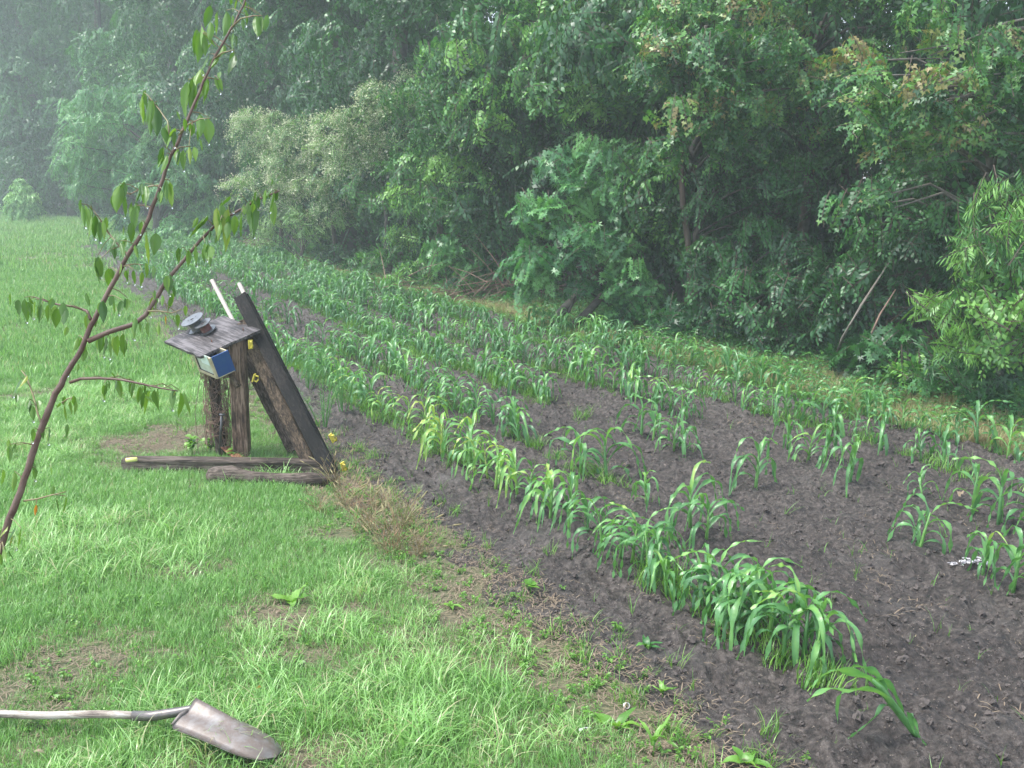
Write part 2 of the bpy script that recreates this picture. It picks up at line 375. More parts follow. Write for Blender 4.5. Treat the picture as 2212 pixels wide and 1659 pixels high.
# ------------------------------------------------------------------ scattering of uncountable stuff with geometry nodes
def scatter(name, pts, rot, scl, idx, sources, label, mat_fallback=None, cat=None):
    n = len(pts); m = bpy.data.meshes.new(name)
    m.vertices.add(n); m.vertices.foreach_set('co', np.asarray(pts, np.float32).ravel())
    a = m.attributes.new('rot', 'FLOAT_VECTOR', 'POINT'); a.data.foreach_set('vector', np.asarray(rot, np.float32).ravel())
    a = m.attributes.new('scl', 'FLOAT', 'POINT'); a.data.foreach_set('value', np.asarray(scl, np.float32))
    a = m.attributes.new('idx', 'INT', 'POINT'); a.data.foreach_set('value', np.asarray(idx, np.int32))
    o = link(name, m)
    ng = bpy.data.node_groups.new(name + '_scatter', 'GeometryNodeTree')
    ng.interface.new_socket('Geometry', in_out='INPUT', socket_type='NodeSocketGeometry')
    ng.interface.new_socket('Geometry', in_out='OUTPUT', socket_type='NodeSocketGeometry')
    gi = ng.nodes.new('NodeGroupInput'); go = ng.nodes.new('NodeGroupOutput'); jn = ng.nodes.new('GeometryNodeJoinGeometry')
    def attr(nm, t):
        q = ng.nodes.new('GeometryNodeInputNamedAttribute'); q.data_type = t; q.inputs[0].default_value = nm
        return [s for s in q.outputs if s.enabled][0]
    ar, as_, ai = attr('rot', 'FLOAT_VECTOR'), attr('scl', 'FLOAT'), attr('idx', 'INT')
    for k, src in enumerate(sources):
        ip = ng.nodes.new('GeometryNodeInstanceOnPoints'); oi = ng.nodes.new('GeometryNodeObjectInfo'); oi.inputs['Object'].default_value = src
        cmp = ng.nodes.new('FunctionNodeCompare'); cmp.data_type = 'INT'; cmp.operation = 'EQUAL'
        ci = [s for s in cmp.inputs if s.enabled]
        ng.links.new(ai, ci[0]); ci[1].default_value = k
        ng.links.new(gi.outputs[0], ip.inputs['Points']); ng.links.new(cmp.outputs[0], ip.inputs['Selection'])
        ng.links.new(oi.outputs['Geometry'], ip.inputs['Instance']); ng.links.new(ar, ip.inputs['Rotation']); ng.links.new(as_, ip.inputs['Scale'])
        ng.links.new(ip.outputs[0], jn.inputs[0])
    ng.links.new(jn.outputs[0], go.inputs[0])
    md = o.modifiers.new('scatter', 'NODES'); md.node_group = ng
    return tag(o, label, cat or name.replace('_', ' '), kind='stuff')
def source(name, mesh): return bpy.data.objects.new(name, mesh)        # not linked: only drawn where scattered

def blades(nb, rad, hlo, hhi, w, bend, mat, seed, tlo=0., thi=1., seg=3, flat=0, name='grass_tuft', dry=.04):
    g = np.random.default_rng(seed); V = []; T = []; tn = []
    for i in range(nb):
        a = g.uniform(0, 2 * math.pi); r = rad * math.sqrt(g.uniform()); x0, y0 = r * math.cos(a), r * math.sin(a)
        yaw = g.uniform(0, 2 * math.pi) ; hh = g.uniform(hlo, hhi); b = bend * g.uniform(.3, 1.3); ww = w * g.uniform(.7, 1.2)
        d = np.array([math.cos(yaw), math.sin(yaw), 0]); s = np.array([-d[1], d[0], 0]); base = len(V); t = g.uniform(tlo, thi)
        if g.uniform() < dry: t = 1.0
        th = .15 + flat * g.uniform()
        p = np.array([x0, y0, -.012]); st = hh / seg
        for k in range(seg + 1):
            f = k / seg; wd = ww * (1 - f ** 1.7) * .5
            if k < seg: V.append(p - s * wd); V.append(p + s * wd); tn += [t, t]
            else: V.append(p.copy()); tn.append(t)
            an = th + b * f
            p = p + st * (d * math.sin(an) + np.array([0, 0, 1]) * math.cos(an))
        for k in range(seg):
            q = base + 2 * k
            if k < seg - 1: T += [(q, q + 1, q + 3), (q, q + 3, q + 2)]
            else: T.append((q, q + 1, q + 2))
    return np_mesh(name, V, T, mat, tint=tn, smooth=True)

def lawn_density(x, y):
    s, n = sn(x, y)
    d = np.clip((NL - .10 - n) / .36, 0, 1)                       # fades out towards the soil
    d = d * np.clip(.6 + 3 * (fbm(x * 1.7, y * 1.7, 4, 77) - .28), 0, 1)
    for (px, py, rx, ry, k) in BARE:
        c = G(px, py); d = d * (1 - k * np.exp(-(((x - c.x) / rx) ** 2 + ((y - c.y) / ry) ** 2) ** 1.5))
    return d
BARE = [(330, 960, .50, .28, .93), (410, 1235, .22, .14, .8), (600, 1330, .22, .2, .9), (620, 1420, .16, .12, .8), (1060, 1350, .25, .3, .8), (730, 1150, .22, .22, .7), (520, 1010, .9, .10, .7),
        (650, 1650, .2, .07, .9), (980, 1290, .22, .3, .75), (840, 1050, .3, .3, .6), (150, 830, .15, .15, .6)]
tufts = [source('grass_tuft', blades(95, .07, .022, .062, .0026, 1.3, M['grass'], 100 + i, 0, .9)) for i in range(5)]
tufts += [source('arching_grass_tuft', blades(40, .06, .07, .14, .0032, 2.0, M['grass'], 200 + i, .5, .99, seg=5, flat=.3)) for i in range(3)]
tufts += [source('far_grass_tuft', blades(90, .26, .04, .09, .008, 1.1, M['grass'], 300 + i, 0, .9, seg=2)) for i in range(3)]
tufts.append(source('dry_grass_tuft', blades(40, .09, .06, .16, .0034, 1.3, M['drygrass'], 350, 0, .7, seg=4, flat=.3)))
def cand(n, x0, x1, y0, y1):
    return nrg.uniform(x0, x1, n), nrg.uniform(y0, y1, n)
# near lawn
x, y = cand(25000, -5.5, 1.3, 2.2, 9.5); keep = (np.abs(x) < y * .56 + .5) & (nrg.uniform(size=len(x)) < lawn_density(x, y)); x, y = x[keep], y[keep]
k1 = nrg.integers(0, 5, len(x)); arch = fbm(x * 1.3 + 9, y * 1.3, 3, 55); k1 = np.where((arch > .58) & (nrg.uniform(size=len(x)) < .22), nrg.integers(5, 8, len(x)), k1)
sc1 = nrg.uniform(.7, 1.25, len(x)) * (.75 + .5 * fbm(x * 1.1, y * 1.1, 3, 61)) * np.clip(.55 + lawn_density(x, y) * .6, .5, 1.15)
pts = [np.stack([x, y], 1)]; kk = [k1]; sc = [sc1]
x, y = cand(13000, -13, 1, 9.0, 20); keep = (np.abs(x) < y * .56 + .5) & (nrg.uniform(size=len(x)) < lawn_density(x, y)); x, y = x[keep], y[keep]
pts.append(np.stack([x, y], 1)); kk.append(nrg.integers(8, 11, len(x))); sc.append(nrg.uniform(.6, 1.2, len(x)))
x, y = cand(9000, -34, -6, 19, 62); s, n = sn(x, y); keep = (x > -y * .58) & (n < -.5 + np.maximum(0, s - FIELD_END) * .9); x, y = x[keep], y[keep]
pts.append(np.stack([x, y], 1)); kk.append(nrg.integers(8, 11, len(x))); sc.append(nrg.uniform(1.2, 2.2, len(x)))
# strip of rough grass between field and woods
a_ = -3 + 26 * nrg.uniform(size=9000) ** 1.5; b_ = NR - .15 + 1.5 * nrg.uniform(size=9000) ** 1.3; x, y = xy(a_, b_); keep = y > 3; x, y = x[keep], y[keep]
pts.append(np.stack([x, y], 1)); kk.append(np.where(nrg.uniform(size=len(x)) < .42, 11, nrg.integers(0, 8, len(x)))); sc.append(nrg.uniform(.7, 1.4, len(x)))
pts = np.concatenate(pts); kk = np.concatenate(kk); sc = np.concatenate(sc)
zc = zat(pts[:, 0], pts[:, 1])
rot = np.stack([nrg.normal(0, .12, len(pts)), nrg.normal(0, .12, len(pts)), nrg.uniform(0, 6.28, len(pts))], 1)
scatter('lawn_grass', np.column_stack([pts, zc]), rot, sc, kk, tufts, 'wet bright green lawn grass beside the tilled corn rows', cat='grass')

# ------------------------------------------------------------------ young corn
def ltint(V, t): return [min(1, t + (.16 if i % 3 == 1 else 0) + .10 * math.sin(i * 1.7)) for i in range(len(V))]
def corn_leaf(seed, L, wid, a0, bend, seg=15, twist=.9, wave=.012):
    g = random.Random(seed); V = []; T = []; p = Vector((0, 0, 0)); an = a0; st = L / seg; tw = 0; side = g.uniform(-.5, .5)
    kink = g.uniform(.2, .45); tws = g.uniform(-twist, twist); rows = []
    for k in range(seg + 1):
        f = k / seg
        w = wid * (min(1, (f + .12) * 3.2)) * (1 - max(0, f - .35) / .65) ** .75 * .5 if f < 1 else .0006
        w = max(w, .0006)
        dirv = Vector((math.sin(an), 0.0, math.cos(an)))
        nrm = Vector((-math.cos(an), 0, math.sin(an))); sidev = Vector((0, 1, 0))
        q = Matrix.Rotation(tws * f + .25 * math.sin(f * 9 + seed), 3, dirv); sv = q @ sidev; nv = q @ nrm
        fold = .35 * (1 - f) + .12
        wv = wave * math.sin(f * 22 + seed) * min(1, 2.2 * f) * (.6 + .8 * g.random())
        c = p + Vector((0, side * f * f * .12, 0))
        rows.append(len(V)); V += [c - sv * w + nv * (w * fold + wv * .6), c.copy(), c + sv * w + nv * (w * fold - wv * .6)]
        an += bend / seg * (2.1 * math.exp(-((f - kink) / .22) ** 2) + .35) + g.uniform(-.06, .06)
        an = min(an, 2.95); p = p + dirv * st
    for k in range(seg):
        a, b = rows[k], rows[k + 1]
        T += [(a, a + 1, b + 1, b), (a + 1, a + 2, b + 2, b + 1)]
    return V, T
def corn_leaf_specs(seed):
    g = random.Random(seed * 13 + 1); n = g.choice((7, 8, 8, 9)); out = []; az = g.uniform(0, 6.28)
    Ht = g.uniform(.11, .16)
    for i in range(n):
        f = i / (n - 1); out.append(dict(z=.03 + Ht * f, az=az + i * math.pi + g.uniform(-.5, .5), L=(.20 + .19 * math.sin(math.pi * (.18 + f * .72))) * g.uniform(.85, 1.1), w=(.013 + .012 * math.sin(math.pi * (.1 + .8 * f))) * g.uniform(.9, 1.15),
                        a0=.70 - .50 * f + g.uniform(-.1, .1), bend=(3.1 - 1.5 * f ** 3) * g.uniform(.8, 1.2), seed=seed * 50 + i, t=.12 + .24 * f ** 2 + g.uniform(-.1, .15)))
    return out, Ht
def placed(V, sp):
    q = Matrix.Rotation(sp['az'], 3, 'Z'); return [q @ v + Vector((0, 0, sp['z'])) for v in V]
CV = []
for v in range(7):
    specs, Ht = corn_leaf_specs(v)
    st = MB(); st.tube([(0, 0, -.03), (0, 0, .04), (.002, 0, Ht * .6), (0, .002, Ht + .06)], [.010, .009, .008, .003], 7, t=.45)
    stm = st.mesh('stalk', M['corn'], smooth=True); lm = []; low = MB(); low.tube([(0, 0, -.03), (0, 0, Ht + .05)], [.010, .004], 4, t=.4)
    for sp in specs:
        V, T = corn_leaf(sp['seed'], sp['L'], sp['w'], sp['a0'], sp['bend']); b = MB(); b.add(V, T, 0, ltint(V, sp['t'])); mm = b.mesh('leaf', M['corn'], smooth=True); lm.append((mm, sp))
        V, T = corn_leaf(sp['seed'], sp['L'], sp['w'] * 1.05, sp['a0'], sp['bend'], seg=8); low.add(placed(V, sp), T, 0, sp['t'])
    CV.append((stm, lm, low.mesh('corn_plant', M['corn'], smooth=True)))
rows_n = [0.0, .58, 1.30, 2.0, 2.65, 3.22]
corn = []                                   # (x, y, scale, row, special)
def px_corn(row, lst):
    for t in lst: c = G(t[0], t[1]); corn.append((c.x, c.y, t[2] if len(t) > 2 else rnd.uniform(.85, 1.1), row))
px_corn(0, [(1760, 1460, 1.0), (1735, 1440, 1.1), (1690, 1440, .95), (1660, 1400, 1.05), (1600, 1380, .9), (1570, 1350, 1.0), (1510, 1330, .8), (1440, 1300, .8), (1420, 1270, 1.0), (1715, 1425, 1.1), (1640, 1395, 1.1), (1620, 1375, 1.05), (1545, 1340, 1.05), (1585, 1365, .95), (1530, 1325, .9), (1400, 1262, 1.0), (1365, 1238, .9), (1385, 1250, .95), (1340, 1225, .8)])
px_corn(1, [(1525, 1185, .95), (1490, 1165, 1.15), (1310, 1045, 1.3), (1255, 1030, 1.15), (1395, 1100, .75)])
px_corn(2, [(2185, 1305, 1.0), (2120, 1270, .8), (2225, 1330, 1.0), (1985, 1200, 1.0), (1970, 1180, .7), (1632, 1065, 1.15), (1478, 995, .9), (1455, 985, .8), (1410, 960, 1.0), (1385, 950, 1.1), (2290, 1350, 1)])
px_corn(3, [(2155, 1150, 1.2), (2100, 1120, 1.15), (2230, 1170, 1.1), (1835, 1060, 1.05), (1780, 1010, .95), (1745, 1000, .9), (1700, 985, .8), (2270, 1200, 1), (1990, 1085, .6)])
g = random.Random(3)
starts = [1.75, 3.7, 4.7, 3.7, 2.0, 1.1]
gap_p = [.08, .45, .05, .12, .14, .10]
for r, n0 in enumerate(rows_n):
    s = starts[r]
    while s < FIELD_END - .3:
        far = s > 9.5
        s += g.uniform(.09, .165) * (1.0 if s < 14 else 1.25)
        if g.random() < ((.14 if r == 1 and s < 8 else gap_p[r]) if not far else .08): continue
        if r == 1 and 8 < s < 15 and g.random() < .85: continue
        x, y = xy(s, n0 + g.gauss(0, .035) + (g.gauss(0, .05) if s > 13 else 0))
        if abs(x) > y * .56 + .5: continue
        if r == 5 and s > 8.5: continue
        corn.append((x, y, g.uniform(.72, 1.12) * (1.0 if r != 1 else 1.05), r))
        if r >= 2 and s > 5.5 and g.random() < .22: x, y = xy(s + g.uniform(-.05, .05), n0 + g.gauss(0, .05)); corn.append((x, y, g.uniform(.65, 1.0), r))
ROWLAB = ['the first row', 'the sparse second row', 'the third row', 'the fourth row', 'the fifth row', 'the row nearest the woods']
corn.sort(key=lambda c: c[0] ** 2 + c[1] ** 2)
lead = thing('corn_plant', 'lone corn seedling leaning far left at the near end of the first row', 'corn plant', (*G(1997, 1615)[:2], 0), 0, 'corn plants in the first row')
lead.location.z = zz(lead.location.x, lead.location.y); LB = lead.location.copy()
def ribbon_px(pts, ys, wid, seed):
    P3 = [W(x, y, yy) - LB for (x, y), yy in zip(pts, ys)]; fine = []
    for i in range(len(P3) - 1):
        a = P3[max(0, i - 1)]; b = P3[i]; c = P3[i + 1]; d = P3[min(len(P3) - 1, i + 2)]
        for k in range(4): f = k / 4; fine.append(.5 * ((2 * b) + (c - a) * f + (2 * a - 5 * b + 4 * c - d) * f * f + (3 * b - a - 3 * c + d) * f ** 3))
    fine.append(P3[-1]); n = len(fine) - 1; V = []; T = []; prev = None
    for i, q in enumerate(fine):
        f = i / n; dr = (fine[min(n, i + 1)] - fine[max(0, i - 1)]).normalized(); sd_ = dr.cross(Vector((.25, .5, .8))).normalized()
        if prev and sd_.dot(prev) < 0: sd_ = -sd_
        prev = sd_; nv = sd_.cross(dr); w = max(.0006, wid * min(1, (f + .15) * 2.6) * (1 - max(0, f - .4) / .6) ** .8 * .5); sd_ = Matrix.Rotation(.5 * math.sin(f * 5 + seed), 3, dr) @ sd_
        wv = .004 * math.sin(f * 20 + seed); V += [q - sd_ * w + nv * (w * .3 + wv), q, q + sd_ * w + nv * (w * .3 - wv)]
    for i in range(n): a, b = 3 * i, 3 * i + 3; T += [(a, a + 1, b + 1, b), (a + 1, a + 2, b + 2, b + 1)]
    b = MB(); b.add(V, T, 0, ltint(V, .25 + .06 * (seed % 4))); return b.mesh('leaf', M['corn'], smooth=True)
YB = LB.y
b = MB(); b.tube([Vector((0, 0, -.03))] + [W(x, y, YB - k * .012) - LB for k, (x, y) in enumerate([(1985, 1597), (1967, 1572), (1945, 1544), (1925, 1517), (1902, 1486), (1885, 1468)])], [.010, .010, .011, .012, .012, .010, .004], 9, t=.5)
link('stalk', b.mesh('stalk', M['corn'], smooth=True), lead)
for k, (pts, off, wd) in enumerate([([(1925, 1515), (1887, 1473), (1847, 1458), (1812, 1448), (1782, 1458), (1762, 1475), (1750, 1500)], -.05, .034), ([(1935, 1535), (1907, 1503), (1867, 1490), (1827, 1495), (1797, 1488), (1767, 1498), (1743, 1515)], -.12, .030),
        ([(1900, 1495), (1850, 1490), (1817, 1500), (1808, 1530), (1810, 1563)], .04, .020), ([(1945, 1545), (1912, 1523), (1892, 1548), (1857, 1578), (1832, 1595)], -.06, .022), ([(1890, 1475), (1907, 1470), (1932, 1500), (1950, 1538), (1960, 1565)], .03, .026),
        ([(1975, 1585), (1965, 1545), (1974, 1550), (1984, 1585), (2004, 1617)], -.03, .020), ([(1915, 1500), (1895, 1462), (1872, 1446), (1845, 1440), (1822, 1452)], .05, .030)]):
    n = len(pts); link('leaf', ribbon_px(pts, [YB - .04 + off * i / (n - 1) for i in range(n)], wd, k), lead)
protos = {}
for i, (x, y, s, r) in enumerate(corn[:299]):
    v = rnd.randrange(7)
    zs = (x - P0.x) * D.x + (y - P0.y) * D.y; size = 'small' if s < .84 else 'tall' if s > 1.03 else 'medium'
    zone = 'near the camera' if zs < 2.5 else 'level with the dry grass clumps' if zs < 4.3 else 'level with the timber stand' if zs < 6.2 else 'just beyond the stand' if zs < 9 else 'well beyond the stand'
    lab = size + ' corn plant in ' + ROWLAB[r] + ', ' + zone; grp = 'corn plants in ' + ROWLAB[r]
    c0 = G(1310, 1045); c1 = G(1632, 1065)
    if (x - c0.x) ** 2 + (y - c0.y) ** 2 < .0004: lab = 'tallest bushy dark green corn plant, in the sparse second row'
    elif (x - c1.x) ** 2 + (y - c1.y) ** 2 < .0004: lab = 'corn plant with yellowing whorl standing alone on bare soil'
    yel = (.30 + rnd.uniform(-.1, .12)) if r == 0 and 2.3 < zs < 5.2 else max(0, rnd.gauss(.02, .08)); s *= .95
    tilt = (rnd.gauss(0, .07), rnd.gauss(0, .07), rnd.uniform(0, 6.28)); z = zz(x, y)
    if i < 150:
        t = thing('corn_plant', lab, 'corn plant', (x, y, z), 0, grp); t.rotation_euler = tilt; t.scale = (s,) * 3
        link('stalk', CV[v][0], t).color = (1 - yel, 1, 1, 1)
        for mm, sp in CV[v][1]:
            o = link('leaf', mm, t, (0, 0, sp['z'])); o.rotation_euler = (0, 0, sp['az'] + rnd.gauss(0, .2)); o.color = (1 - yel, 1, 1, 1)
    else:
        t = link('corn_plant', CV[v][2], None, (x, y, z)); t.color = (1 - yel, 1, 1, 1); t.rotation_euler = tilt; t.scale = (s,) * 3; tag(t, lab, 'corn plant', grp)
rest = np.array([(x, y, s) for x, y, s, r in corn[299:]])
scatter('far_corn', np.column_stack([rest[:, :2], zat(rest[:, 0], rest[:, 1])]), np.stack([nrg.normal(0, .08, len(rest)), nrg.normal(0, .08, len(rest)), nrg.uniform(0, 6.28, len(rest))], 1), rest[:, 2] * 1.05,
        nrg.integers(0, 7, len(rest)), [source('corn_plant', c[2]) for c in CV], 'far young corn plants merging into one green band along the field', cat='corn')


# weeds and grass growing between the corn plants
wt = [source('row_weed', blades(26, .06, .05, .15, .0045, 1.3, M['weed'], 400 + i, .1, 1, seg=3, flat=.35, dry=0)) for i in range(3)]
wt.append(source('thin_sprout', blades(4, .012, .05, .13, .004, .9, M['weed'], 430, .2, 1, seg=3, flat=.2, dry=0)))
wt.append(source('thin_sprout', blades(3, .02, .04, .10, .005, 1.4, M['weed'], 431, .0, .7, seg=3, flat=.5, dry=0)))
pw = []; kw = []; sw = []
dens = [26, 11, 34, 14, 14, 14]
for r, n0 in enumerate(rows_n):
    cnt = int(dens[r] * 26)
    s = nrg.uniform(0.3, FIELD_END, cnt) ** 1.0; s = np.where(nrg.uniform(size=cnt) < .5, nrg.uniform(.3, 11, cnt), s)
    thr = starts[r] - .6 if r in (2, 3) else 2.6 if r == 1 else .2
    s = s[(s > thr) & (fbm(s * .9, s * 0 + r, 3, 91) > .38)]; n = n0 + nrg.normal(0, .065, len(s))
    x, y = xy(s, n); pw.append(np.stack([x, y], 1)); kw.append(nrg.integers(0, 3, len(s))); sw.append(nrg.uniform(.5, 1.15, len(s)))
s = nrg.uniform(-1.6, 12, 900); n = nrg.uniform(NL, NR, 900); x, y = xy(s, n); pw.append(np.stack([x, y], 1)); kw.append(nrg.integers(3, 5, 900)); sw.append(nrg.uniform(.3, 1.1, 900))
s = nrg.uniform(-1.8, 25, 900); n = NL + np.abs(nrg.normal(0, .16, 900)) - .1; x, y = xy(s, n); pw.append(np.stack([x, y], 1)); kw.append(nrg.integers(0, 5, 900)); sw.append(nrg.uniform(.3, .9, 900))
pw = np.concatenate(pw); kw = np.concatenate(kw); sw = np.concatenate(sw)
scatter('row_weeds', np.column_stack([pw, zat(pw[:, 0], pw[:, 1])]), np.stack([nrg.normal(0, .15, len(pw)), nrg.normal(0, .15, len(pw)), nrg.uniform(0, 6.28, len(pw))], 1), sw, kw, wt,
        'small grassy weeds sprouting through the dark soil between corn plants', cat='weeds')

# soil clods and straw litter
def rock(seed):
    b = MB(); import bmesh
    bm = bmesh.new(); bmesh.ops.create_icosphere(bm, subdivisions=2, radius=.5)
    for v in bm.verts: v.co *= 1 + .9 * mnoise.noise(v.co * 3.1 + Vector((seed, 0, 0))) ; v.co.z *= .75
    me = bpy.data.meshes.new('clod'); bm.to_mesh(me); bm.free(); me.materials.append(M['clod']); return me
n_c = 22000
s = -1.8 + 15 * nrg.uniform(size=n_c) ** 1.5; n = nrg.uniform(NL + .05, NR - .05, n_c); x, y = xy(s, n)
size = np.clip(nrg.lognormal(-4.6, .5, n_c), .005, .036)
scatter('soil_clods', np.column_stack([x, y, zat(x, y) + size * .15]), nrg.uniform(0, 6.28, (n_c, 3)), size, nrg.integers(0, 4, n_c), [source('clod', rock(i * 7)) for i in range(4)], 'crumbly dark clods of soil lying over the field', cat='soil clods')
def strawm(seed):
    g = random.Random(seed); b = MB()
    for i in range(18):
        c = Vector((g.gauss(0, .06), g.gauss(0, .06), g.uniform(0, .008))); a = g.uniform(0, 6.28); L = g.uniform(.015, .06); d = Vector((math.cos(a), math.sin(a), g.uniform(-.05, .12))); w = Vector((-d.y, d.x, 0)) * .0016
        m_ = c + d * L * .5 + Vector((0, 0, .006)); e = c + d * L
        b.add([c - w, c + w, m_ + w, m_ - w, e], [(0, 1, 2, 3), (3, 2, 4)], 0, g.random())
    return b.mesh('straw', M['straw'])
x, y = cand(15000, -6, 1.4, 2.3, 9.5); bare = 1 - lawn_density(x, y); s, n = sn(x, y)
keep = (np.abs(x) < y * .56 + .4) & (n < NL + .12) & (nrg.uniform(size=len(x)) < np.clip(bare * 1.1 - .1, 0, 1)); x, y = x[keep], y[keep]
x2, y2 = xy(nrg.uniform(-1.6, 9, 150), nrg.uniform(NL, NR, 150)); x = np.concatenate([x, x2]); y = np.concatenate([y, y2])
scatter('straw_litter', np.column_stack([x, y, zat(x, y) + .003]), np.stack([x * 0, x * 0, nrg.uniform(0, 6.28, len(x))], 1), nrg.uniform(.6, 1.2, len(x)), nrg.integers(0, 3, len(x)), [source('straw', strawm(i)) for i in range(3)],
        'dead straw and thatch showing in bare lawn patches', cat='straw')
# ------------------------------------------------------------------ trees: trunk, limbs and a crown of leafy sprays
def leafshape(kind):
    if kind == 'ovate':   V = [(0, 0, 0), (.38, .25, .05), (.38, 0, -.03), (.38, -.25, .05), (.75, .15, -.02), (.75, -.15, -.02), (1, 0, -.16)]; T = [(0, 2, 1), (0, 3, 2), (1, 2, 4), (2, 3, 5), (2, 5, 4), (4, 5, 6)]
    elif kind == 'simple': V = [(0, 0, 0), (.45, .27, .04), (.45, -.27, .04), (1, 0, -.14)]; T = [(0, 2, 1), (1, 2, 3)]
    elif kind == 'lance': V = [(0, 0, 0), (.35, .075, .0), (.35, -.075, .0), (.72, .06, -.06), (.72, -.06, -.06), (1, 0, -.18)]; T = [(0, 2, 1), (1, 2, 4), (1, 4, 3), (3, 4, 5)]
    elif kind == 'star':
        V = [(.34, 0, -.02)]; T = []
        for i, (a, r) in enumerate([(-150, .30), (-105, .55), (-82, .22), (-52, .62), (-27, .24), (0, .72), (27, .24), (52, .62), (82, .22), (105, .55), (150, .30)]):
            V.append((.34 + r * math.cos(R(a)), r * math.sin(R(a)), -.10 * r * r * 2))
        T = [(0, i, i + 1) for i in range(1, 11)]
    elif kind == 'maple':
        V = [(.3, 0, -.02)]; T = []
        for a, r in [(-140, .28), (-70, .46), (-45, .26), (-12, .40), (0, .74), (12, .40), (45, .26), (70, .46), (140, .28)]:
            V.append((.3 + r * math.cos(R(a)), r * math.sin(R(a)), -.12 * r * r * 2))
        T = [(0, i, i + 1) for i in range(1, 9)]
    return np.array(V), np.array(T)
def rotm(yaw, pitch, roll):
    cyw, syw, cp, sp, cr, sr = np.cos(yaw), np.sin(yaw), np.cos(pitch), np.sin(pitch), np.cos(roll), np.sin(roll)
    o = np.zeros(np.shape(yaw) + (3, 3))
    # Rz(yaw) Ry(-pitch) Rx(roll): +X points along the spray, pitch lifts it
    o[..., 0, 0] = cyw * cp; o[..., 1, 0] = syw * cp; o[..., 2, 0] = sp
    o[..., 0, 1] = -syw * cr - cyw * sp * sr; o[..., 1, 1] = cyw * cr - syw * sp * sr; o[..., 2, 1] = cp * sr
    o[..., 0, 2] = syw * sr - cyw * sp * cr; o[..., 1, 2] = -cyw * sr - syw * sp * cr; o[..., 2, 2] = cp * cr
    return o
def spray(shape, L, leaf, n, droop, hang, seed, flower=False, redtip=False):
    g = np.random.default_rng(seed); LV, LT = leafshape(shape); V = []; T = []; tn = []; mi = []
    m = 6; t = np.linspace(0, 1, m); sx, sz = t * L, -droop * L * t * t
    for i in range(m - 1):                      # the twig, a thin three-sided strip
        b = len(V); w = .0035 * (1 - t[i] * .8)
        for (a, c) in ((sx[i], sz[i]), (sx[i + 1], sz[i + 1])): V += [(a, w, c), (a, -w, c)]
        T += [(b, b + 1, b + 3), (b, b + 3, b + 2)]; tn += [.5] * 4; mi += [1, 1]
    for i in range(n):
        f = .12 + .88 * (i + .5) / n; x, z = f * L, -droop * L * f * f; side = 1 if i % 2 else -1
        yaw = side * g.uniform(.5, 1.2) * (1 - .6 * f ** 4); pitch = -hang * g.uniform(.5, 1.3) - .2; roll = side * g.uniform(-.2, .5) + g.normal(0, .25)
        Rm = rotm(np.array(yaw), np.array(pitch), np.array(roll)); s = leaf * g.uniform(.7, 1.15) * (1 - .25 * f)
        v = LV * s @ Rm.T + np.array([x, side * .01, z]); b = len(V); V += [tuple(q) for q in v]; T += [tuple(q + b) for q in LT]
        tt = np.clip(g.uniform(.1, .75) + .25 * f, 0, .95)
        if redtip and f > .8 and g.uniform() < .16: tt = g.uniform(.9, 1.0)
        tn += [tt] * len(v); mi += [0] * len(LT)
    if flower:
        for k in range(22):
            f = g.uniform(.35, 1.12); c = np.array([f * L, g.normal(0, .045), -droop * L * f * f + .02 + abs(g.normal(0, .04))]); b = len(V); s = g.uniform(.012, .022)
            q = g.normal(0, 1, (3, 3)); q = q / np.linalg.norm(q, axis=1)[:, None] * s; V += [tuple(c + w) for w in q]; T.append((b, b + 1, b + 2)); tn += [g.uniform()] * 3; mi.append(2)
    return np.array(V), np.array(T), np.array(tn), np.array(mi)

DENS = 1.35
def crown_mesh(name, lobes, kinds, nper, mats, seed, under=.35, tiltf=.45, flat=.75, tlobe=.22):
    """lobes: (x, y, z, r); sprays sit on and inside each lobe, pointing outwards and drooping"""
    g = np.random.default_rng(seed); VV = []; TT = []; TN = []; MI = []; off = 0
    for (lx, ly, lz, lr) in lobes:
        n = max(6, int(nper * lr * lr * DENS)); d = g.normal(0, 1, (n * 3, 3)); d /= np.linalg.norm(d, axis=1)[:, None]
        d = d[(d[:, 2] > -.25) | (g.uniform(size=len(d)) < under)][:n]; n = len(d)
        rr = lr * (g.uniform(.45, 1, n) ** .5); c = np.array([lx, ly, lz]) + d * rr[:, None] * np.array([1, 1, flat])
        up = np.array([0, 0, 1.0]); Zv = d + up * .55 + g.normal(0, .33, (n, 3)); Zv /= np.linalg.norm(Zv, axis=1)[:, None]
        Xv = d * np.array([1, 1, 0]) * .9 - up * .45 + g.normal(0, .75, (n, 3)); Xv -= Zv * np.sum(Xv * Zv, 1)[:, None]; Xv /= np.linalg.norm(Xv, axis=1)[:, None]
        Rm = np.stack([Xv, np.cross(Zv, Xv), Zv], -1); s = g.uniform(.7, 1.2, n); which = g.integers(0, len(kinds), n); lt = g.normal(0, tlobe * .5)
        c = c - Rm[:, :, 0] * (s * .22)[:, None]
        for k, (V, T, tn, mi) in enumerate(kinds):
            w = np.where(which == k)[0]
            if not len(w): continue
            v = np.einsum('nij,vj->nvi', Rm[w], V) * s[w, None, None] + c[w, None, :]
            VV.append(v.reshape(-1, 3)); TT.append((T[None] + (np.arange(len(w)) * len(V))[:, None, None] + off).reshape(-1, 3)); off += len(w) * len(V)
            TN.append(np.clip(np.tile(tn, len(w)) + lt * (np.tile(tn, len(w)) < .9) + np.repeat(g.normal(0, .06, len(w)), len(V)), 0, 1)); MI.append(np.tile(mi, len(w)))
    return np_mesh(name, np.concatenate(VV), np.concatenate(TT), mats, np.concatenate(MI), np.concatenate(TN))

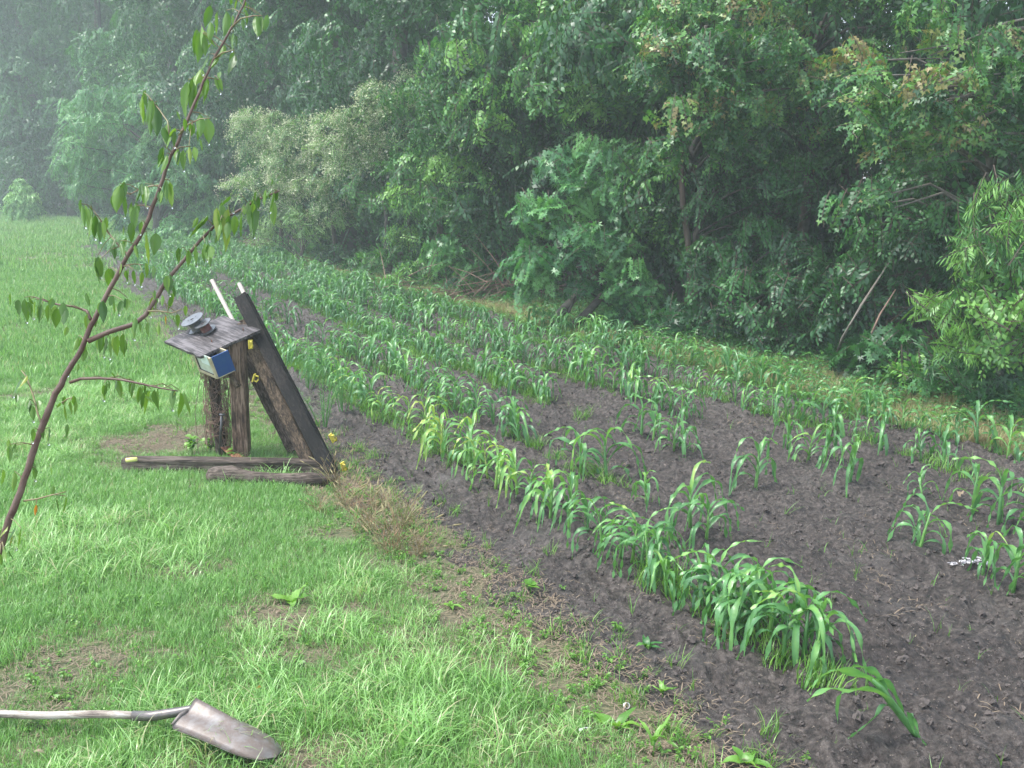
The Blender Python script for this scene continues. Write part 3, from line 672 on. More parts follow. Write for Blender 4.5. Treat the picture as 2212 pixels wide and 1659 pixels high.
SP = {}
def sprays(key):
    if key in SP: return SP[key]
    cfg = dict(ovate=('ovate', .42, .09, 15, .30, .5), dark=('simple', .36, .068, 16, .2, .3), star=('star', .34, .098, 12, .22, .3), maple=('maple', .34, .082, 13, .25, .35),
               lance=('lance', .38, .095, 24, .4, .6), privet=('simple', .36, .045, 22, .15, .25), far=('simple', .7, .16, 16, .28, .5), small=('simple', .34, .065, 18, .2, .25),
               feather=('lance', .6, .16, 26, .25, .3), huge=('simple', .6, .115, 18, .3, .5), midfar=('simple', .55, .12, 15, .3, .6))[key.split('+')[0]]
    out = [spray(*cfg, seed=hash_(key) + i, flower='+flower' in key, redtip='+red' in key) for i in range(5)]
    SP[key] = out; return out
def hash_(s): return sum(ord(c) * (i + 3) for i, c in enumerate(s))

NTRI = 0
def lobes_px(cx, cy, rx, ry, Y, depth, n, rpx, seed, rect=False):
    """leaf masses spread over a crown of the given outline standing at distance Y"""
    g = random.Random(seed); out = []; tries = 0
    while len(out) < n and tries < n * 60:
        tries += 1; u, v = g.uniform(-1, 1), g.uniform(-1, 1)
        if not rect and u * u + v * v > 1: continue
        e = math.sqrt(max(0, 1 - min(1, u * u + v * v) * .8)); yy = Y - depth * (e - .5) + g.uniform(-.25, .25) * depth
        r = rpx * g.uniform(.7, 1.25) * Y / F; p = W(cx + u * rx, cy + v * ry, yy)
        if p.z < r * .4: p.z = r * .4 + .05
        if any((p - q[0]).length < (r + q[1]) * .42 for q in out): continue
        out.append((p, r))
    return [(p.x, p.y, p.z, r) for p, r in out]
def tree(label, cat, lobes, key, nper, leafm, seed, trunk=None, tr=.09, bark='bark', name='broadleaf_tree', group=None, limbs=True, extra=None, flat=.68, under=.22, tlobe=.55, base_off=(0, .8)):
    global NTRI
    L = np.array(lobes); cx, cy = L[:, 0].mean(), L[:, 1].mean()
    if trunk is None: trunk = (cx + base_off[0], cy + base_off[1])
    zb = zz(*trunk); base = Vector((trunk[0], trunk[1], zb)); t = thing(name, label, cat, base, 0, group)
    top = L[:, 2].max(); g = random.Random(seed)
    b = MB(); pts = []; m = 8; lean = Vector((cx - trunk[0], cy - trunk[1], 0)) * .5
    for i in range(m + 1):
        f = i / m; pts.append(base + Vector((g.gauss(0, .03 * (i > 0)), g.gauss(0, .03 * (i > 0)), -.15 + (top * .92 - zb + .15) * f)) + lean * f * f)
    b.tube(pts, [tr * (1.35 if i == 0 else 1 - .75 * i / m) for i in range(m + 1)], 9, t=.5)
    if limbs:
        for (x, y, z, r) in lobes:
            p1 = Vector((x, y, z)); f = min(.9, max(.12, (z - .35 * (Vector((x - cx, y - cy)).length) - zb) / (top * .92))); k = f * m; i = min(m - 1, int(k)); p0 = pts[i].lerp(pts[i + 1], k - i)
            mid = p0.lerp(p1, .5) + Vector((g.gauss(0, .05), g.gauss(0, .05), .06 + .08 * (p1 - p0).length)); q = tr * .28
            b.tube([p0, p0.lerp(mid, .5) + Vector((0, 0, .02)), mid, mid.lerp(p1, .6), p1], [q, q * .8, q * .6, q * .4, q * .2], 5, cap=False)
    part('trunk', b, M[bark], t, smooth=True)
    lo = [(x - base.x, y - base.y, z - base.z, r) for x, y, z, r in lobes]
    mats = [M[leafm], M['twig'], M['flower']]
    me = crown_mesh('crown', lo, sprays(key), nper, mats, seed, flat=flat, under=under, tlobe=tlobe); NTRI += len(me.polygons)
    c = link('crown', me, t); c['kind'] = 'stuff'
    return t

# right-hand wall of the woods, front row
tree('maple with reddish young leaf tips reaching in high at the right edge', 'tree', lobes_px(2010, 190, 230, 170, 9.0, 1.2, 22, 62, 1) + lobes_px(1900, 300, 90, 120, 8.9, .6, 6, 52, 2) + lobes_px(1860, 455, 85, 30, 8.7, .3, 3, 46, 3), 'maple+red', 190, 'leaf_maple', 21, trunk=(4.9, 10.2), tr=.07, bark='bark_pale')
tree('bright drooping willowy bush spilling in from the right edge', 'tree', lobes_px(2190, 510, 110, 110, 7.5, .9, 11, 50, 4) + lobes_px(2060, 700, 80, 80, 7.6, .5, 7, 42, 5), 'lance', 300, 'leaf_bright', 22, trunk=(4.3, 8.6), tr=.04, name='willowy_bush')
tree('ordinary broad leaved bush filling the right edge around the willowy one', 'bush', lobes_px(2200, 660, 110, 130, 7.5, .9, 14, 50, 65), 'dark', 330, 'leaf_bright', 62, trunk=(4.2, 8.4), tr=.04, name='bush')
tree('broad leaved shrub at the foot of the willowy bush', 'shrub', lobes_px(2120, 830, 130, 55, 7.9, .5, 8, 42, 7) + lobes_px(1960, 760, 70, 60, 8.6, .5, 5, 40, 17), 'star', 170, 'leaf_shaded', 23, tr=.03, name='shrub', base_off=(0, .3))
tree('dark dense tree in the shade behind the willowy bush', 'tree', lobes_px(1960, 560, 170, 210, 10.2, 1.2, 22, 64, 8), 'dark', 210, 'leaf_shaded', 24, tr=.08, base_off=(0, 1.4))
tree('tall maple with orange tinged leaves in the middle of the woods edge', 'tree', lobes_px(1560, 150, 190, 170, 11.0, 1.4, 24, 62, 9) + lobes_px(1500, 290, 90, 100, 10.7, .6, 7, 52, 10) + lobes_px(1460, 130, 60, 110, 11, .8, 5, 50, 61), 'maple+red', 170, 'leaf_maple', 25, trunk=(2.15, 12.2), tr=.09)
tree('slim dark trunked tree with thin leaves in deep shade', 'tree', lobes_px(1640, 480, 150, 170, 11.8, 1.2, 22, 62, 11), 'small', 230, 'leaf_shaded', 26, trunk=(2.0, 11.6), tr=.055)
tree('shaded understory tree with low hanging foliage', 'tree', lobes_px(1720, 640, 160, 110, 10.6, .9, 14, 56, 12) + lobes_px(1560, 640, 90, 110, 11.2, .9, 9, 52, 13), 'small', 240, 'leaf_shaded', 27, tr=.035, base_off=(0, .6))
tree('sweetgum with pale star shaped leaves hanging over the dead logs', 'tree', lobes_px(1230, 520, 110, 130, 12.0, .7, 16, 50, 14) + lobes_px(1270, 380, 130, 80, 12.3, .7, 9, 54, 15) + lobes_px(1150, 590, 50, 60, 12.0, .4, 5, 38, 16) + lobes_px(1370, 590, 60, 70, 11.8, .5, 6, 42, 18), 'star', 165, 'leaf_star', 28, trunk=(1.35, 13.4), tr=.06)
tree('large cherry like tree with drooping pointed leaves left of the sweetgum', 'tree', lobes_px(1060, 210, 170, 200, 15.0, 1.8, 30, 58, 19) + lobes_px(960, 400, 110, 130, 15.6, 1.4, 14, 50, 20), 'ovate', 120, 'leaf_mid', 29, trunk=(.1, 16.6), tr=.14)
tree('tall tree with drooping leaves filling the top centre', 'tree', lobes_px(1280, 110, 150, 200, 13.6, 1.4, 26, 60, 31), 'ovate', 140, 'leaf_mid', 30, tr=.12, base_off=(0, 1.2))
tree('maple with long low boughs at the top right corner', 'tree', lobes_px(1790, 90, 150, 140, 11.4, 1.2, 16, 62, 32) + lobes_px(1760, 270, 120, 90, 11.6, .9, 9, 56, 33), 'maple+red', 165, 'leaf_maple', 31, tr=.10, base_off=(.2, 1.2))
tree('dark tree crowded behind the two maples', 'tree', lobes_px(2120, 330, 160, 200, 11.2, 1, 18, 70, 34), 'dark', 190, 'leaf_shaded', 32, tr=.09, base_off=(0, 1))
tree('small sweetgum sapling with pale leaves at the edge of the brush', 'tree', lobes_px(1000, 460, 60, 50, 15.2, .5, 7, 34, 35) + lobes_px(975, 545, 55, 45, 15.0, .5, 6, 32, 36), 'star', 170, 'leaf_star', 33, tr=.03, base_off=(.1, .5))
tree('dark understory tree in the gap under the cherry like tree', 'tree', lobes_px(1090, 470, 90, 110, 15.4, 1, 12, 48, 37), 'dark', 150, 'leaf_shaded', 34, tr=.06, base_off=(0, .8))
tree('dense green shrub between the flowering privet and the cherry like tree', 'shrub', lobes_px(870, 420, 90, 110, 17.5, 1, 14, 44, 38) + lobes_px(870, 560, 110, 45, 17.2, .6, 8, 34, 39), 'small', 150, 'leaf_mid', 35, tr=.05, name='shrub', base_off=(0, .5))
tree('privet covered in cream flowers, tallest of the flowering shrubs', 'shrub', lobes_px(860, 215, 80, 50, 17.6, .8, 10, 38, 40) + lobes_px(790, 300, 100, 65, 17.8, .8, 13, 40, 41), 'privet+flower', 230, 'leaf_privet', 36, tr=.06, name='flowering_privet', group='flowering privets at the woods edge')
tree('broad privet with cream flowers at the middle of the woods edge', 'shrub', lobes_px(670, 330, 100, 60, 20.5, 1, 14, 40, 42) + lobes_px(730, 410, 90, 70, 20, .9, 13, 38, 43), 'privet+flower', 210, 'leaf_privet', 37, tr=.06, name='flowering_privet', group='flowering privets at the woods edge')
tree('leftmost of the flowering privets, next to the feathery tree', 'shrub', lobes_px(580, 295, 70, 40, 22.0, 1, 9, 36, 44) + lobes_px(580, 390, 75, 70, 22.0, 1, 12, 36, 45), 'privet+flower', 190, 'leaf_privet', 38, tr=.06, name='flowering_privet', group='flowering privets at the woods edge')
tree('low privet nearest the corn with few flowers', 'shrub', lobes_px(690, 480, 80, 45, 20.0, .8, 9, 32, 46) + lobes_px(600, 490, 70, 45, 22, .8, 8, 32, 47), 'privet', 200, 'leaf_privet', 39, tr=.04, name='shrub', base_off=(0, .4))
tree('leafy tree filling the space right of the sweetgum', 'tree', lobes_px(1420, 420, 90, 120, 12.3, .9, 13, 54, 71), 'ovate', 150, 'leaf_mid', 71, tr=.05, base_off=(0, .8))
tree('green tree filling the gap above the cherry like tree and privet', 'tree', lobes_px(940, 230, 80, 150, 16.6, 1.0, 14, 50, 72), 'ovate', 130, 'leaf_mid', 72, tr=.08, base_off=(0, .8))
tree('leafy bush behind the two leaning pale poles', 'bush', lobes_px(1830, 650, 90, 90, 9.9, .7, 11, 50, 73), 'ovate', 170, 'leaf_shaded', 73, tr=.03, name='bush', base_off=(0, .6))
# left side and beyond the end of the field
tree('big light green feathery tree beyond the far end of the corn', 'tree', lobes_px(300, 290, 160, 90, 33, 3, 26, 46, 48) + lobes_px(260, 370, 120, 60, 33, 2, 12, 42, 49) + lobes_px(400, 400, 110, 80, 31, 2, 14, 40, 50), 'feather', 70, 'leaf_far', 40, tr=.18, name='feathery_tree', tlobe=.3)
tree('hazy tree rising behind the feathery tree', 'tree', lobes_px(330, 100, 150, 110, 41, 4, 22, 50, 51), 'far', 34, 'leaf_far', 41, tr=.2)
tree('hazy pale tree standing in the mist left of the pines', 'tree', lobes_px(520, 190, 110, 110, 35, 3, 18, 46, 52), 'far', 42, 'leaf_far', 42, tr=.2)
tree('tall dark vine covered tree at the far left edge', 'tree', lobes_px(40, 290, 85, 180, 48, 4, 32, 42, 53), 'far', 30, 'leaf_shaded', 43, tr=.25)
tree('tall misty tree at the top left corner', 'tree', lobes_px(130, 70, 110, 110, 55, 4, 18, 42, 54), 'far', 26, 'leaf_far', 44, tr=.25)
tree('dark tall tree behind the flowering privets', 'tree', lobes_px(690, 120, 130, 130, 31, 3, 26, 46, 55), 'midfar', 70, 'leaf_shaded', 45, tr=.2, base_off=(0, 1))
tree('dark tree close behind the cherry like tree', 'tree', lobes_px(860, 90, 80, 130, 24, 2, 18, 46, 56), 'midfar', 80, 'leaf_shaded', 46, tr=.2, base_off=(0, 1))
tree('misty tree between the feathery tree and the far left dark tree', 'tree', lobes_px(130, 300, 60, 120, 47, 3, 14, 36, 57), 'far', 34, 'leaf_shaded', 47, tr=.2)
tree('rounded young tree standing alone in the misty grass', 'tree', [(*W(x_, y_, 41.5), r_ * 41.5 / F) for x_, y_, r_ in [(48, 462, 26), (30, 450, 22), (66, 448, 23), (47, 434, 26), (32, 426, 18), (64, 424, 17), (47, 408, 19), (44, 394, 13)]], 'midfar', 420, 'leaf_lone', 48, trunk=tuple(G(48, 480)[:2]), tr=.04, name='young_tree')
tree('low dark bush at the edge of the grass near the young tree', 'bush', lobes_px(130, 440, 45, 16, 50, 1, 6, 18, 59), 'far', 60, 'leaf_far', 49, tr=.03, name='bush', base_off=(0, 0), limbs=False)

# shrubs and undergrowth along the foot of the woods
us = [(1990, 815, 8.4, 40, 'small', 'leaf_mid', 'leafy undergrowth shrub below the leaning pale poles'), (1880, 780, 9.0, 34, 'star', 'leaf_shaded', 'low dark shrub right of the middle shade'),
      (1690, 745, 10.2, 34, 'small', 'leaf_shaded', 'low shrub in front of the slim dark trunk'), (1480, 700, 11.2, 36, 'star', 'leaf_shaded', 'star leaved shrub right of the fallen logs'),
      (1380, 680, 11.8, 30, 'star', 'leaf_star', 'small star leaved shrub touching the fallen logs'), (1560, 720, 10.9, 26, 'small', 'leaf_mid', 'small leafy shrub between the grass strip and the shade'),
      (1010, 590, 15.0, 26, 'star', 'leaf_star', 'pale small shrub left of the brush pile'), (900, 600, 16.6, 24, 'small', 'leaf_mid', 'low shrub at the brown bank'), (800, 575, 18.4, 24, 'small', 'leaf_mid', 'low shrub below the flowering privets'),
      (720, 555, 20, 22, 'small', 'leaf_shaded', 'dark low shrub under the privets'), (610, 540, 22.5, 20, 'midfar', 'leaf_far', 'low hazy shrub near the far end of the woods edge'), (480, 510, 27, 22, 'midfar', 'leaf_far', 'hazy shrub beside the far corn'),
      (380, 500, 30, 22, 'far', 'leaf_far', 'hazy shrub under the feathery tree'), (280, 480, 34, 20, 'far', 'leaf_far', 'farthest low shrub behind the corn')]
for i, (px, py, Y, r, key, mt, lab) in enumerate(us):
    near = Y < 16
    tree(lab, 'shrub', lobes_px(px, py, r * 2.0, r * .8, Y, .4, 7, r, 300 + i), key, {'small': 330 if near else 200, 'star': 210, 'midfar': 110, 'far': 60}[key], mt, 320 + i, tr=.018, name='shrub', base_off=(0, .15), group='shrubs at the foot of the woods', flat=.8)
# the trees standing deeper in the woods: shared crowns
proto = {}
deep = [(-60, 56, 18), (-10, 52, 17), (40, 54, 18), (90, 50, 18), (150, 54, 19), (210, 50, 18), (330, 47, 18), (440, 42, 18), (510, 36, 17), (560, 34, 17), (650, 30, 17), (800, 25, 16), (380, 50, 20), (470, 46, 19), (530, 41, 19), (2350, 9.5, 12), (2180, 13, 12), (1980, 13.5, 12), (1830, 13.6, 12), (1650, 14, 12.5), (1490, 13.6, 12), (1350, 15, 12), (1180, 16.4, 13), (1020, 18.8, 13), (880, 21, 13), (750, 24, 13.5), (600, 28, 13), (470, 33, 14), (390, 38, 15), (250, 44, 15), (120, 58, 18), (-20, 60, 19),
        (2300, 16, 14), (2040, 17, 15), (1760, 17.5, 15), (1560, 18, 15), (1370, 19, 15), (1200, 21, 15), (1000, 24, 16), (860, 28, 16), (700, 32, 17), (560, 38, 17), (420, 46, 18), (300, 52, 19), (190, 62, 20), (60, 68, 21), (-100, 70, 21)]
for i, (px, Y, hh) in enumerate(deep):
    v = i % 4; c = W(px, 500, Y)
    if v not in proto:
        g = random.Random(900 + v); lo = []
        for k in range(54):
            z = g.uniform(.3, 12.5); rad = 2.3 * math.sin(math.pi * min(1, (z + 1.6) / 14.5)) ** .5; a = g.uniform(0, 6.28); q = rad * g.uniform(.35, 1); lo.append((q * math.cos(a), q * math.sin(a), z, g.uniform(.7, 1.15)))
        b = MB(); b.tube([(g.gauss(0, .08), g.gauss(0, .08), z) for z in (-.1, 2, 4, 6, 8, 10, 12)], [.2, .17, .15, .13, .1, .07, .04], 8)
        proto[v] = (b.mesh('trunk', M['bark'], smooth=True), crown_mesh('crown', lo, sprays('huge'), 62, [M['leaf_shaded'], M['twig'], M['flower']], 950 + v)); NTRI += len(proto[v][1].polygons)
    lm = [(0, 'the far left vine covered tree'), (100, 'the top left misty tree'), (230, 'the left side of the feathery tree'), (400, 'the right side of the feathery tree'), (560, 'the leftmost flowering privet'), (720, 'the broad flowering privet'), (900, 'the tallest flowering privet'), (1100, 'the cherry like tree'), (1300, 'the sweetgum'), (1520, 'the orange tinged maple'), (1720, 'the slim dark trunked tree'), (1920, 'the two leaning pale poles'), (2120, 'the right edge maple'), (9999, 'the willowy bush')]
    lab = 'dark woodland tree in the ' + ('nearer' if (i < 15 and Y >= 50) or (15 <= i < 32) or (i < 15 and Y < 45 and px > 480) else 'deeper') + ' rank behind ' + next(q for lim, q in lm if px <= lim)
    t = thing('woodland_tree', lab, 'tree', (c.x, c.y, zz(c.x, c.y)), i * 1.9, 'trees deep in the woods'); k = hh / 12.5; t.scale = (k * .95, k * .95, k)
    link('trunk', proto[v][0], t); o = link('crown', proto[v][1], t); o['kind'] = 'stuff'

# trailing undergrowth plants on the woods floor
def herb(seed, n=7, h=.16, leaf=.05):
    g = np.random.default_rng(seed); V = []; T = []; tn = []; LV, LT = leafshape('ovate')
    for i in range(n):
        a = g.uniform(0, 6.28); th = g.uniform(.2, 1.1); hh = h * g.uniform(.5, 1.2); e = np.array([math.cos(a) * math.sin(th), math.sin(a) * math.sin(th), math.cos(th)]) * hh
        s = np.array([-math.sin(a), math.cos(a), 0]) * .0015; b = len(V); V += [-s, s, e + s, e - s]; T += [(b, b + 1, b + 2), (b, b + 2, b + 3)]; tn += [.3] * 4
        for k in range(4):
            f = .45 + .2 * k; Rm = rotm(np.array(a + g.uniform(-1.6, 1.6)), np.array(g.uniform(-.6, .4)), np.array(g.normal(0, .3))); v = LV * leaf * g.uniform(.6, 1.1) @ Rm.T + e * min(f, 1); b = len(V)
            V += list(v); T += [tuple(q + b) for q in LT]; tn += [g.uniform(.1, .9)] * len(v)
    return np_mesh('herb', np.array(V), np.array(T), M['weed'] if seed > 509 else M['leaf_star'] if seed % 2 else M['leaf_mid'], tint=np.array(tn))
hs_ = [source('herb', herb(500 + i)) for i in range(4)] + [source('clover_leaf', herb(511, 5, .05, .028)), source('clover_leaf', herb(513, 6, .07, .022))]
a_ = -3 + 27 * nrg.uniform(size=9000) ** 1.4; b_ = nrg.uniform(NR + .1, NR + 2.6, 9000); x, y = xy(a_, b_); keep = (y > 3) & (nrg.uniform(size=len(x)) < np.where(b_ < NR + .9, .35, .9) * (.3 + fbm(x, y, 3, 66))); x, y = x[keep], y[keep]
ph = [np.stack([x, y], 1)]; kh = [nrg.integers(0, 4, len(x))]; sh = [nrg.uniform(.6, 1.5, len(x))]
s = nrg.uniform(-2.2, 9, 900); n = NL - .18 + nrg.normal(0, .16, 900); x, y = xy(s, n); k = n < NL + .25; ph.append(np.stack([x[k], y[k]], 1)); kh.append(nrg.integers(4, 6, k.sum())); sh.append(nrg.uniform(.35, .8, k.sum()))
x, y = cand(1500, -5, 1, 2.4, 9); k = (np.abs(x) < y * .56 + .4) & (sn(x, y)[1] < NL - .1) & (fbm(x * 1.4, y * 1.4, 3, 71) > .5); ph.append(np.stack([x[k], y[k]], 1)); kh.append(nrg.integers(4, 6, k.sum())); sh.append(nrg.uniform(.5, .95, k.sum()))
ph = np.concatenate(ph); kh = np.concatenate(kh); sh = np.concatenate(sh)
scatter('woods_edge_undergrowth', np.column_stack([ph, zat(ph[:, 0], ph[:, 1])]), np.stack([ph[:, 0] * 0, ph[:, 0] * 0, nrg.uniform(0, 6.28, len(ph))], 1), sh, kh, hs_, 'low leafy plants covering the ground at the foot of the woods', cat='undergrowth')

# ------------------------------------------------------------------ dead wood at the edge of the woods
def polytube(name, label, cat, pts, rad, mat, n=8, branches=(), group=None):
    pts = [Vector(p) for p in pts]; t = thing(name, label, cat, pts[0], 0, group); b = MB(); b.tube(pts, rad, n, wob=.15); part('stem', b, mat, t, smooth=True)
    for bp, br in branches:
        b = MB(); b.tube(bp, br, 5, wob=.1); part('branch', b, mat, t, smooth=True)
    return t
polytube('leaning_pole', 'long pale dead sapling leaning at the woods edge, the taller of two', 'dead tree', [G(1802, 782), W(1820, 730, 9.3), W(1860, 660, 9.3), W(1925, 560, 9.4)], [.017, .015, .012, .006], M['bark_pale'])
polytube('leaning_pole', 'thinner brown dead sapling leaning right of the pale one', 'dead tree', [G(1858, 800), W(1875, 740, 8.9), W(1900, 680, 9.0), W(1935, 625, 9.0)], [.013, .012, .009, .005], M['deadwood'])
polytube('fallen_log', 'mossy grey fallen log propped up at the woods edge', 'log', [G(1195, 700), W(1215, 672, 12.1), W(1262, 618, 12.3)], [.065, .06, .045], M['bark_pale'], 10)
polytube('fallen_log', 'dark fallen log crossing right of the mossy one', 'log', [G(1232, 712), W(1265, 680, 11.8), W(1300, 640, 12.1)], [.06, .055, .045], M['bark'], 10, [([W(1222, 690, 11.8), W(1235, 660, 11.9), W(1243, 640, 12)], [.02, .016, .01])])
polytube('fallen_branch', 'grey dead branch arching over the rough grass strip', 'branch', [G(1335, 740), W(1400, 728, 10.6), W(1470, 732, 10.5), W(1520, 755, 10.3)], [.008, .01, .009, .006], M['bark_pale'], 6, [([W(1440, 728, 10.5), W(1475, 742, 10.4), W(1495, 765, 10.2)], [.006, .005, .003])])
polytube('tree_bough', 'bare arching bough above the fallen logs', 'branch', [W(1180, 560, 12.7), W(1240, 545, 12.6), W(1300, 538, 12.5), W(1345, 545, 12.5)], [.016, .014, .012, .008], M['bark'], 6)
polytube('bare_trunk', 'slender dark trunk showing in the deep shade', 'tree', [G(1500, 722), W(1497, 640, 11.4), W(1490, 540, 11.5), W(1475, 440, 11.6), W(1470, 330, 11.7)], [.05, .048, .042, .036, .03], M['twig'], 9)
polytube('bare_trunk', 'thin reddish trunk right of the slender dark one', 'tree', [G(1700, 752), W(1695, 680, 10.8), W(1702, 600, 10.9), W(1690, 500, 11.0)], [.028, .025, .022, .016], M['deadwood'], 8)
for (a, b_) in [((2240, 50), (1980, 120)), ((2240, 90), (2050, 60)), ((2230, 210), (2010, 250)), ((2230, 420), (2040, 440)), ((2060, 470), (1900, 440))]:
    pass
g = random.Random(5); bb = MB(); c0 = G(1080, 668); c0 = c0 + Vector((.1, .6, 0))
for i in range(150):
    c = c0 + Vector((g.gauss(0, .75), g.gauss(0, .35), abs(g.gauss(.12, .22)))); a = g.uniform(0, 6.28); el = g.uniform(-.2, .9); L = g.uniform(.2, .9); d = Vector((math.cos(a) * math.cos(el), math.sin(a) * math.cos(el), math.sin(el)))
    c.z = max(c.z, .02); bb.tube([c, c + d * L * .5 + Vector((0, 0, .03)), c + d * L], [.006, .005, .002], 4, cap=False)
tag(link('brush_pile', bb.mesh('brush_pile', M['deadwood'], c0), None, c0), 'pile of brown dead twigs at the woods edge left of the logs', 'brush', kind='stuff')
for (px, py, lab) in [((2030), 95, 'x'),]: pass
bb = MB(); g = random.Random(9)
for i in range(14):                      # bare pale boughs of the right-edge maple
    y0 = g.uniform(20, 330); Yd = 9.2 + g.uniform(-.3, .3); x0 = 2290; x1 = g.uniform(1930, 2080); y1 = y0 + g.uniform(-60, 110)
    p = [W(x0, y0, Yd + .3), W(x0 * .6 + x1 * .4, y0 * .6 + y1 * .4 - 15, Yd), W(x1, y1, Yd - .3)]
    bb.tube(p, [.018, .011, .004], 5, cap=False)
mt = [o for o in bpy.data.objects if o.get('label', '').startswith('maple with reddish')][0]
part('bough', bb, M['bark_pale'], mt, smooth=True)

# ------------------------------------------------------------------ timber stand, its load and the timbers around it
ST = Vector((G(522, 992).x, G(522, 992).y, 0)); ST.z = zz(ST.x, ST.y)
near, left, right = W(432, 770, 6.16), W(354, 737, 6.42), W(563, 712, 6.36)
e1 = left - near; e2 = right - near; far = near + e1 + e2; nb = e2.cross(e1).normalized()
if nb.z < 0: nb = -nb
wood_top = wood_mat('weathered_plywood', (.028, .025, .026), (.075, .066, .067), (.14, .128, .13), .5, grain_dir=e1)
wood_post = wood_mat('weathered_post', (.030, .019, .014), (.11, .070, .048), (.21, .15, .11), .8, grain_dir=(0, 0, 1))
wood_gray = wood_mat('grey_timber', (.022, .016, .013), (.075, .055, .044), (.15, .12, .10), .8, grain_dir=(.4, 0, -.9))
wood_brown = wood_mat('brown_timber', (.014, .010, .007), (.055, .038, .025), (.12, .088, .06), .75, grain_dir=(.45, 0, -.9))
wood_black = wood_mat('wet_blackened_timber', (.003, .003, .003), (.007, .006, .006), (.022, .018, .016), .7, grain_dir=(.5, 0, -.87))
wood_ground = wood_mat('ground_timber', (.020, .015, .012), (.062, .048, .038), (.125, .10, .083), .8, grain_dir=(1, 0, 0))
stand = thing('timber_stand', 'rough timber stand with a tilted grey plywood top', 'stand', ST)
b = MB(); th = .018
# plywood top as a slightly warped, chipped sheet
nu, nv = 14, 12; top = []; bot = []
for i in range(nu + 1):
    for j in range(nv + 1):
        u, v = i / nu, j / nv; w = Vector((0, 0, 0))
        edge = min(u, 1 - u, v, 1 - v)
        if edge == 0: w = (e1.normalized() * (mnoise.noise(Vector((u * 7, v * 7, 2)))) + e2.normalized() * (mnoise.noise(Vector((u * 7, v * 7, 9))))) * .008
        p = near + e1 * u + e2 * v + w + nb * (.010 * math.sin(u * 2.6) * math.sin(v * 3) + .003 * mnoise.noise(Vector((u * 5, v * 5, 1))))
        top.append(p); bot.append(p - nb * th)
nn = (nu + 1) * (nv + 1); fs = []
I = lambda i, j: i * (nv + 1) + j
for i in range(nu):
    for j in range(nv):
        fs.append((I(i, j), I(i, j + 1), I(i + 1, j + 1), I(i + 1, j))); fs.append(tuple(nn + q for q in (I(i, j), I(i + 1, j), I(i + 1, j + 1), I(i, j + 1))))
bd = [I(i, 0) for i in range(nu)] + [I(nu, j) for j in range(nv)] + [I(i, nv) for i in range(nu, 0, -1)] + [I(0, j) for j in range(nv, 0, -1)]
for k in range(len(bd)): a, c = bd[k], bd[(k + 1) % len(bd)]; fs.append((a, c, nn + c, nn + a))
b.add(top + bot, fs); part('board_top', b, wood_top, stand)
def board_z(x, y): return near.z - ((x - near.x) * nb.x + (y - near.y) * nb.y) / nb.z
b = MB(); px_, py_ = ST.x, ST.y + .02
tz = board_z(px_, py_) - .03
b.beam((px_, py_, ST.z - .05), (px_ + .005, py_ + .01, tz), .098, .095, up=(0, 1, 0), seg=16, wob=.004, seed=1); part('post', b, wood_post, stand)
b = MB(); q = G(478, 984); q.z = 0
b.beam((q.x, q.y + .02, -.05), (q.x - .03, q.y, board_z(q.x, q.y) - .03), .055, .07, up=(0, 1, 0), seg=14, wob=.005, seed=2); part('post', b, wood_gray, stand, base=ST)
b = MB(); b.beam(W(545, 742, 6.42), W(462, 764, 6.30), .05, .07, seg=8, seed=3); part('rail', b, wood_brown, stand)
b = MB(); b.beam(W(492, 790, 6.34), W(516, 835, 6.30), .05, .035, seg=6, seed=4); part('brace', b, wood_brown, stand)
b = MB()
for p in [near + e1 * .2 + e2 * .84, near + e1 * .25 + e2 * .35]: b.tube([p, p + nb * .022 + Vector((.003, 0, 0))], .0028, 6)
part('nail', b, M['rust'], stand)
b = MB(); g = random.Random(4); qp = q
for i in range(80):                          # rusty wire and dead vine wound about the rear post
    z0 = g.uniform(.05, .62); pts = []; a0 = g.uniform(0, 6.28); r0 = g.uniform(.05, .085)
    for k in range(9): a = a0 + k * .5; pts.append(Vector((qp.x - .01 + r0 * math.cos(a) * g.uniform(.85, 1.2), qp.y + r0 * math.sin(a) * g.uniform(.85, 1.2), z0 + k * g.uniform(-.012, .022))))
    b.tube(pts, .0022, 3, cap=False)
for i in range(14): x0 = qp.x + g.uniform(-.14, .2); b.tube([(x0, qp.y + g.uniform(-.05, .1), 0), (x0 + g.gauss(0, .02), qp.y, .3), (x0 + g.gauss(0, .05), qp.y + .05, g.uniform(.4, .75))], .0022, 3, cap=False)
wt_ = part('wire_tangle', b, M['deadwood'], stand); wt_['kind'] = 'stuff'
b = MB(); b.tube([W(474, 985, 6.36), W(477, 930, 6.33), W(479, 897, 6.32)], .008, 8); b.tube([W(474, 896, 6.30), W(485, 896, 6.30)], .008, 8); part('bracket', b, M['steel'], stand, smooth=True)

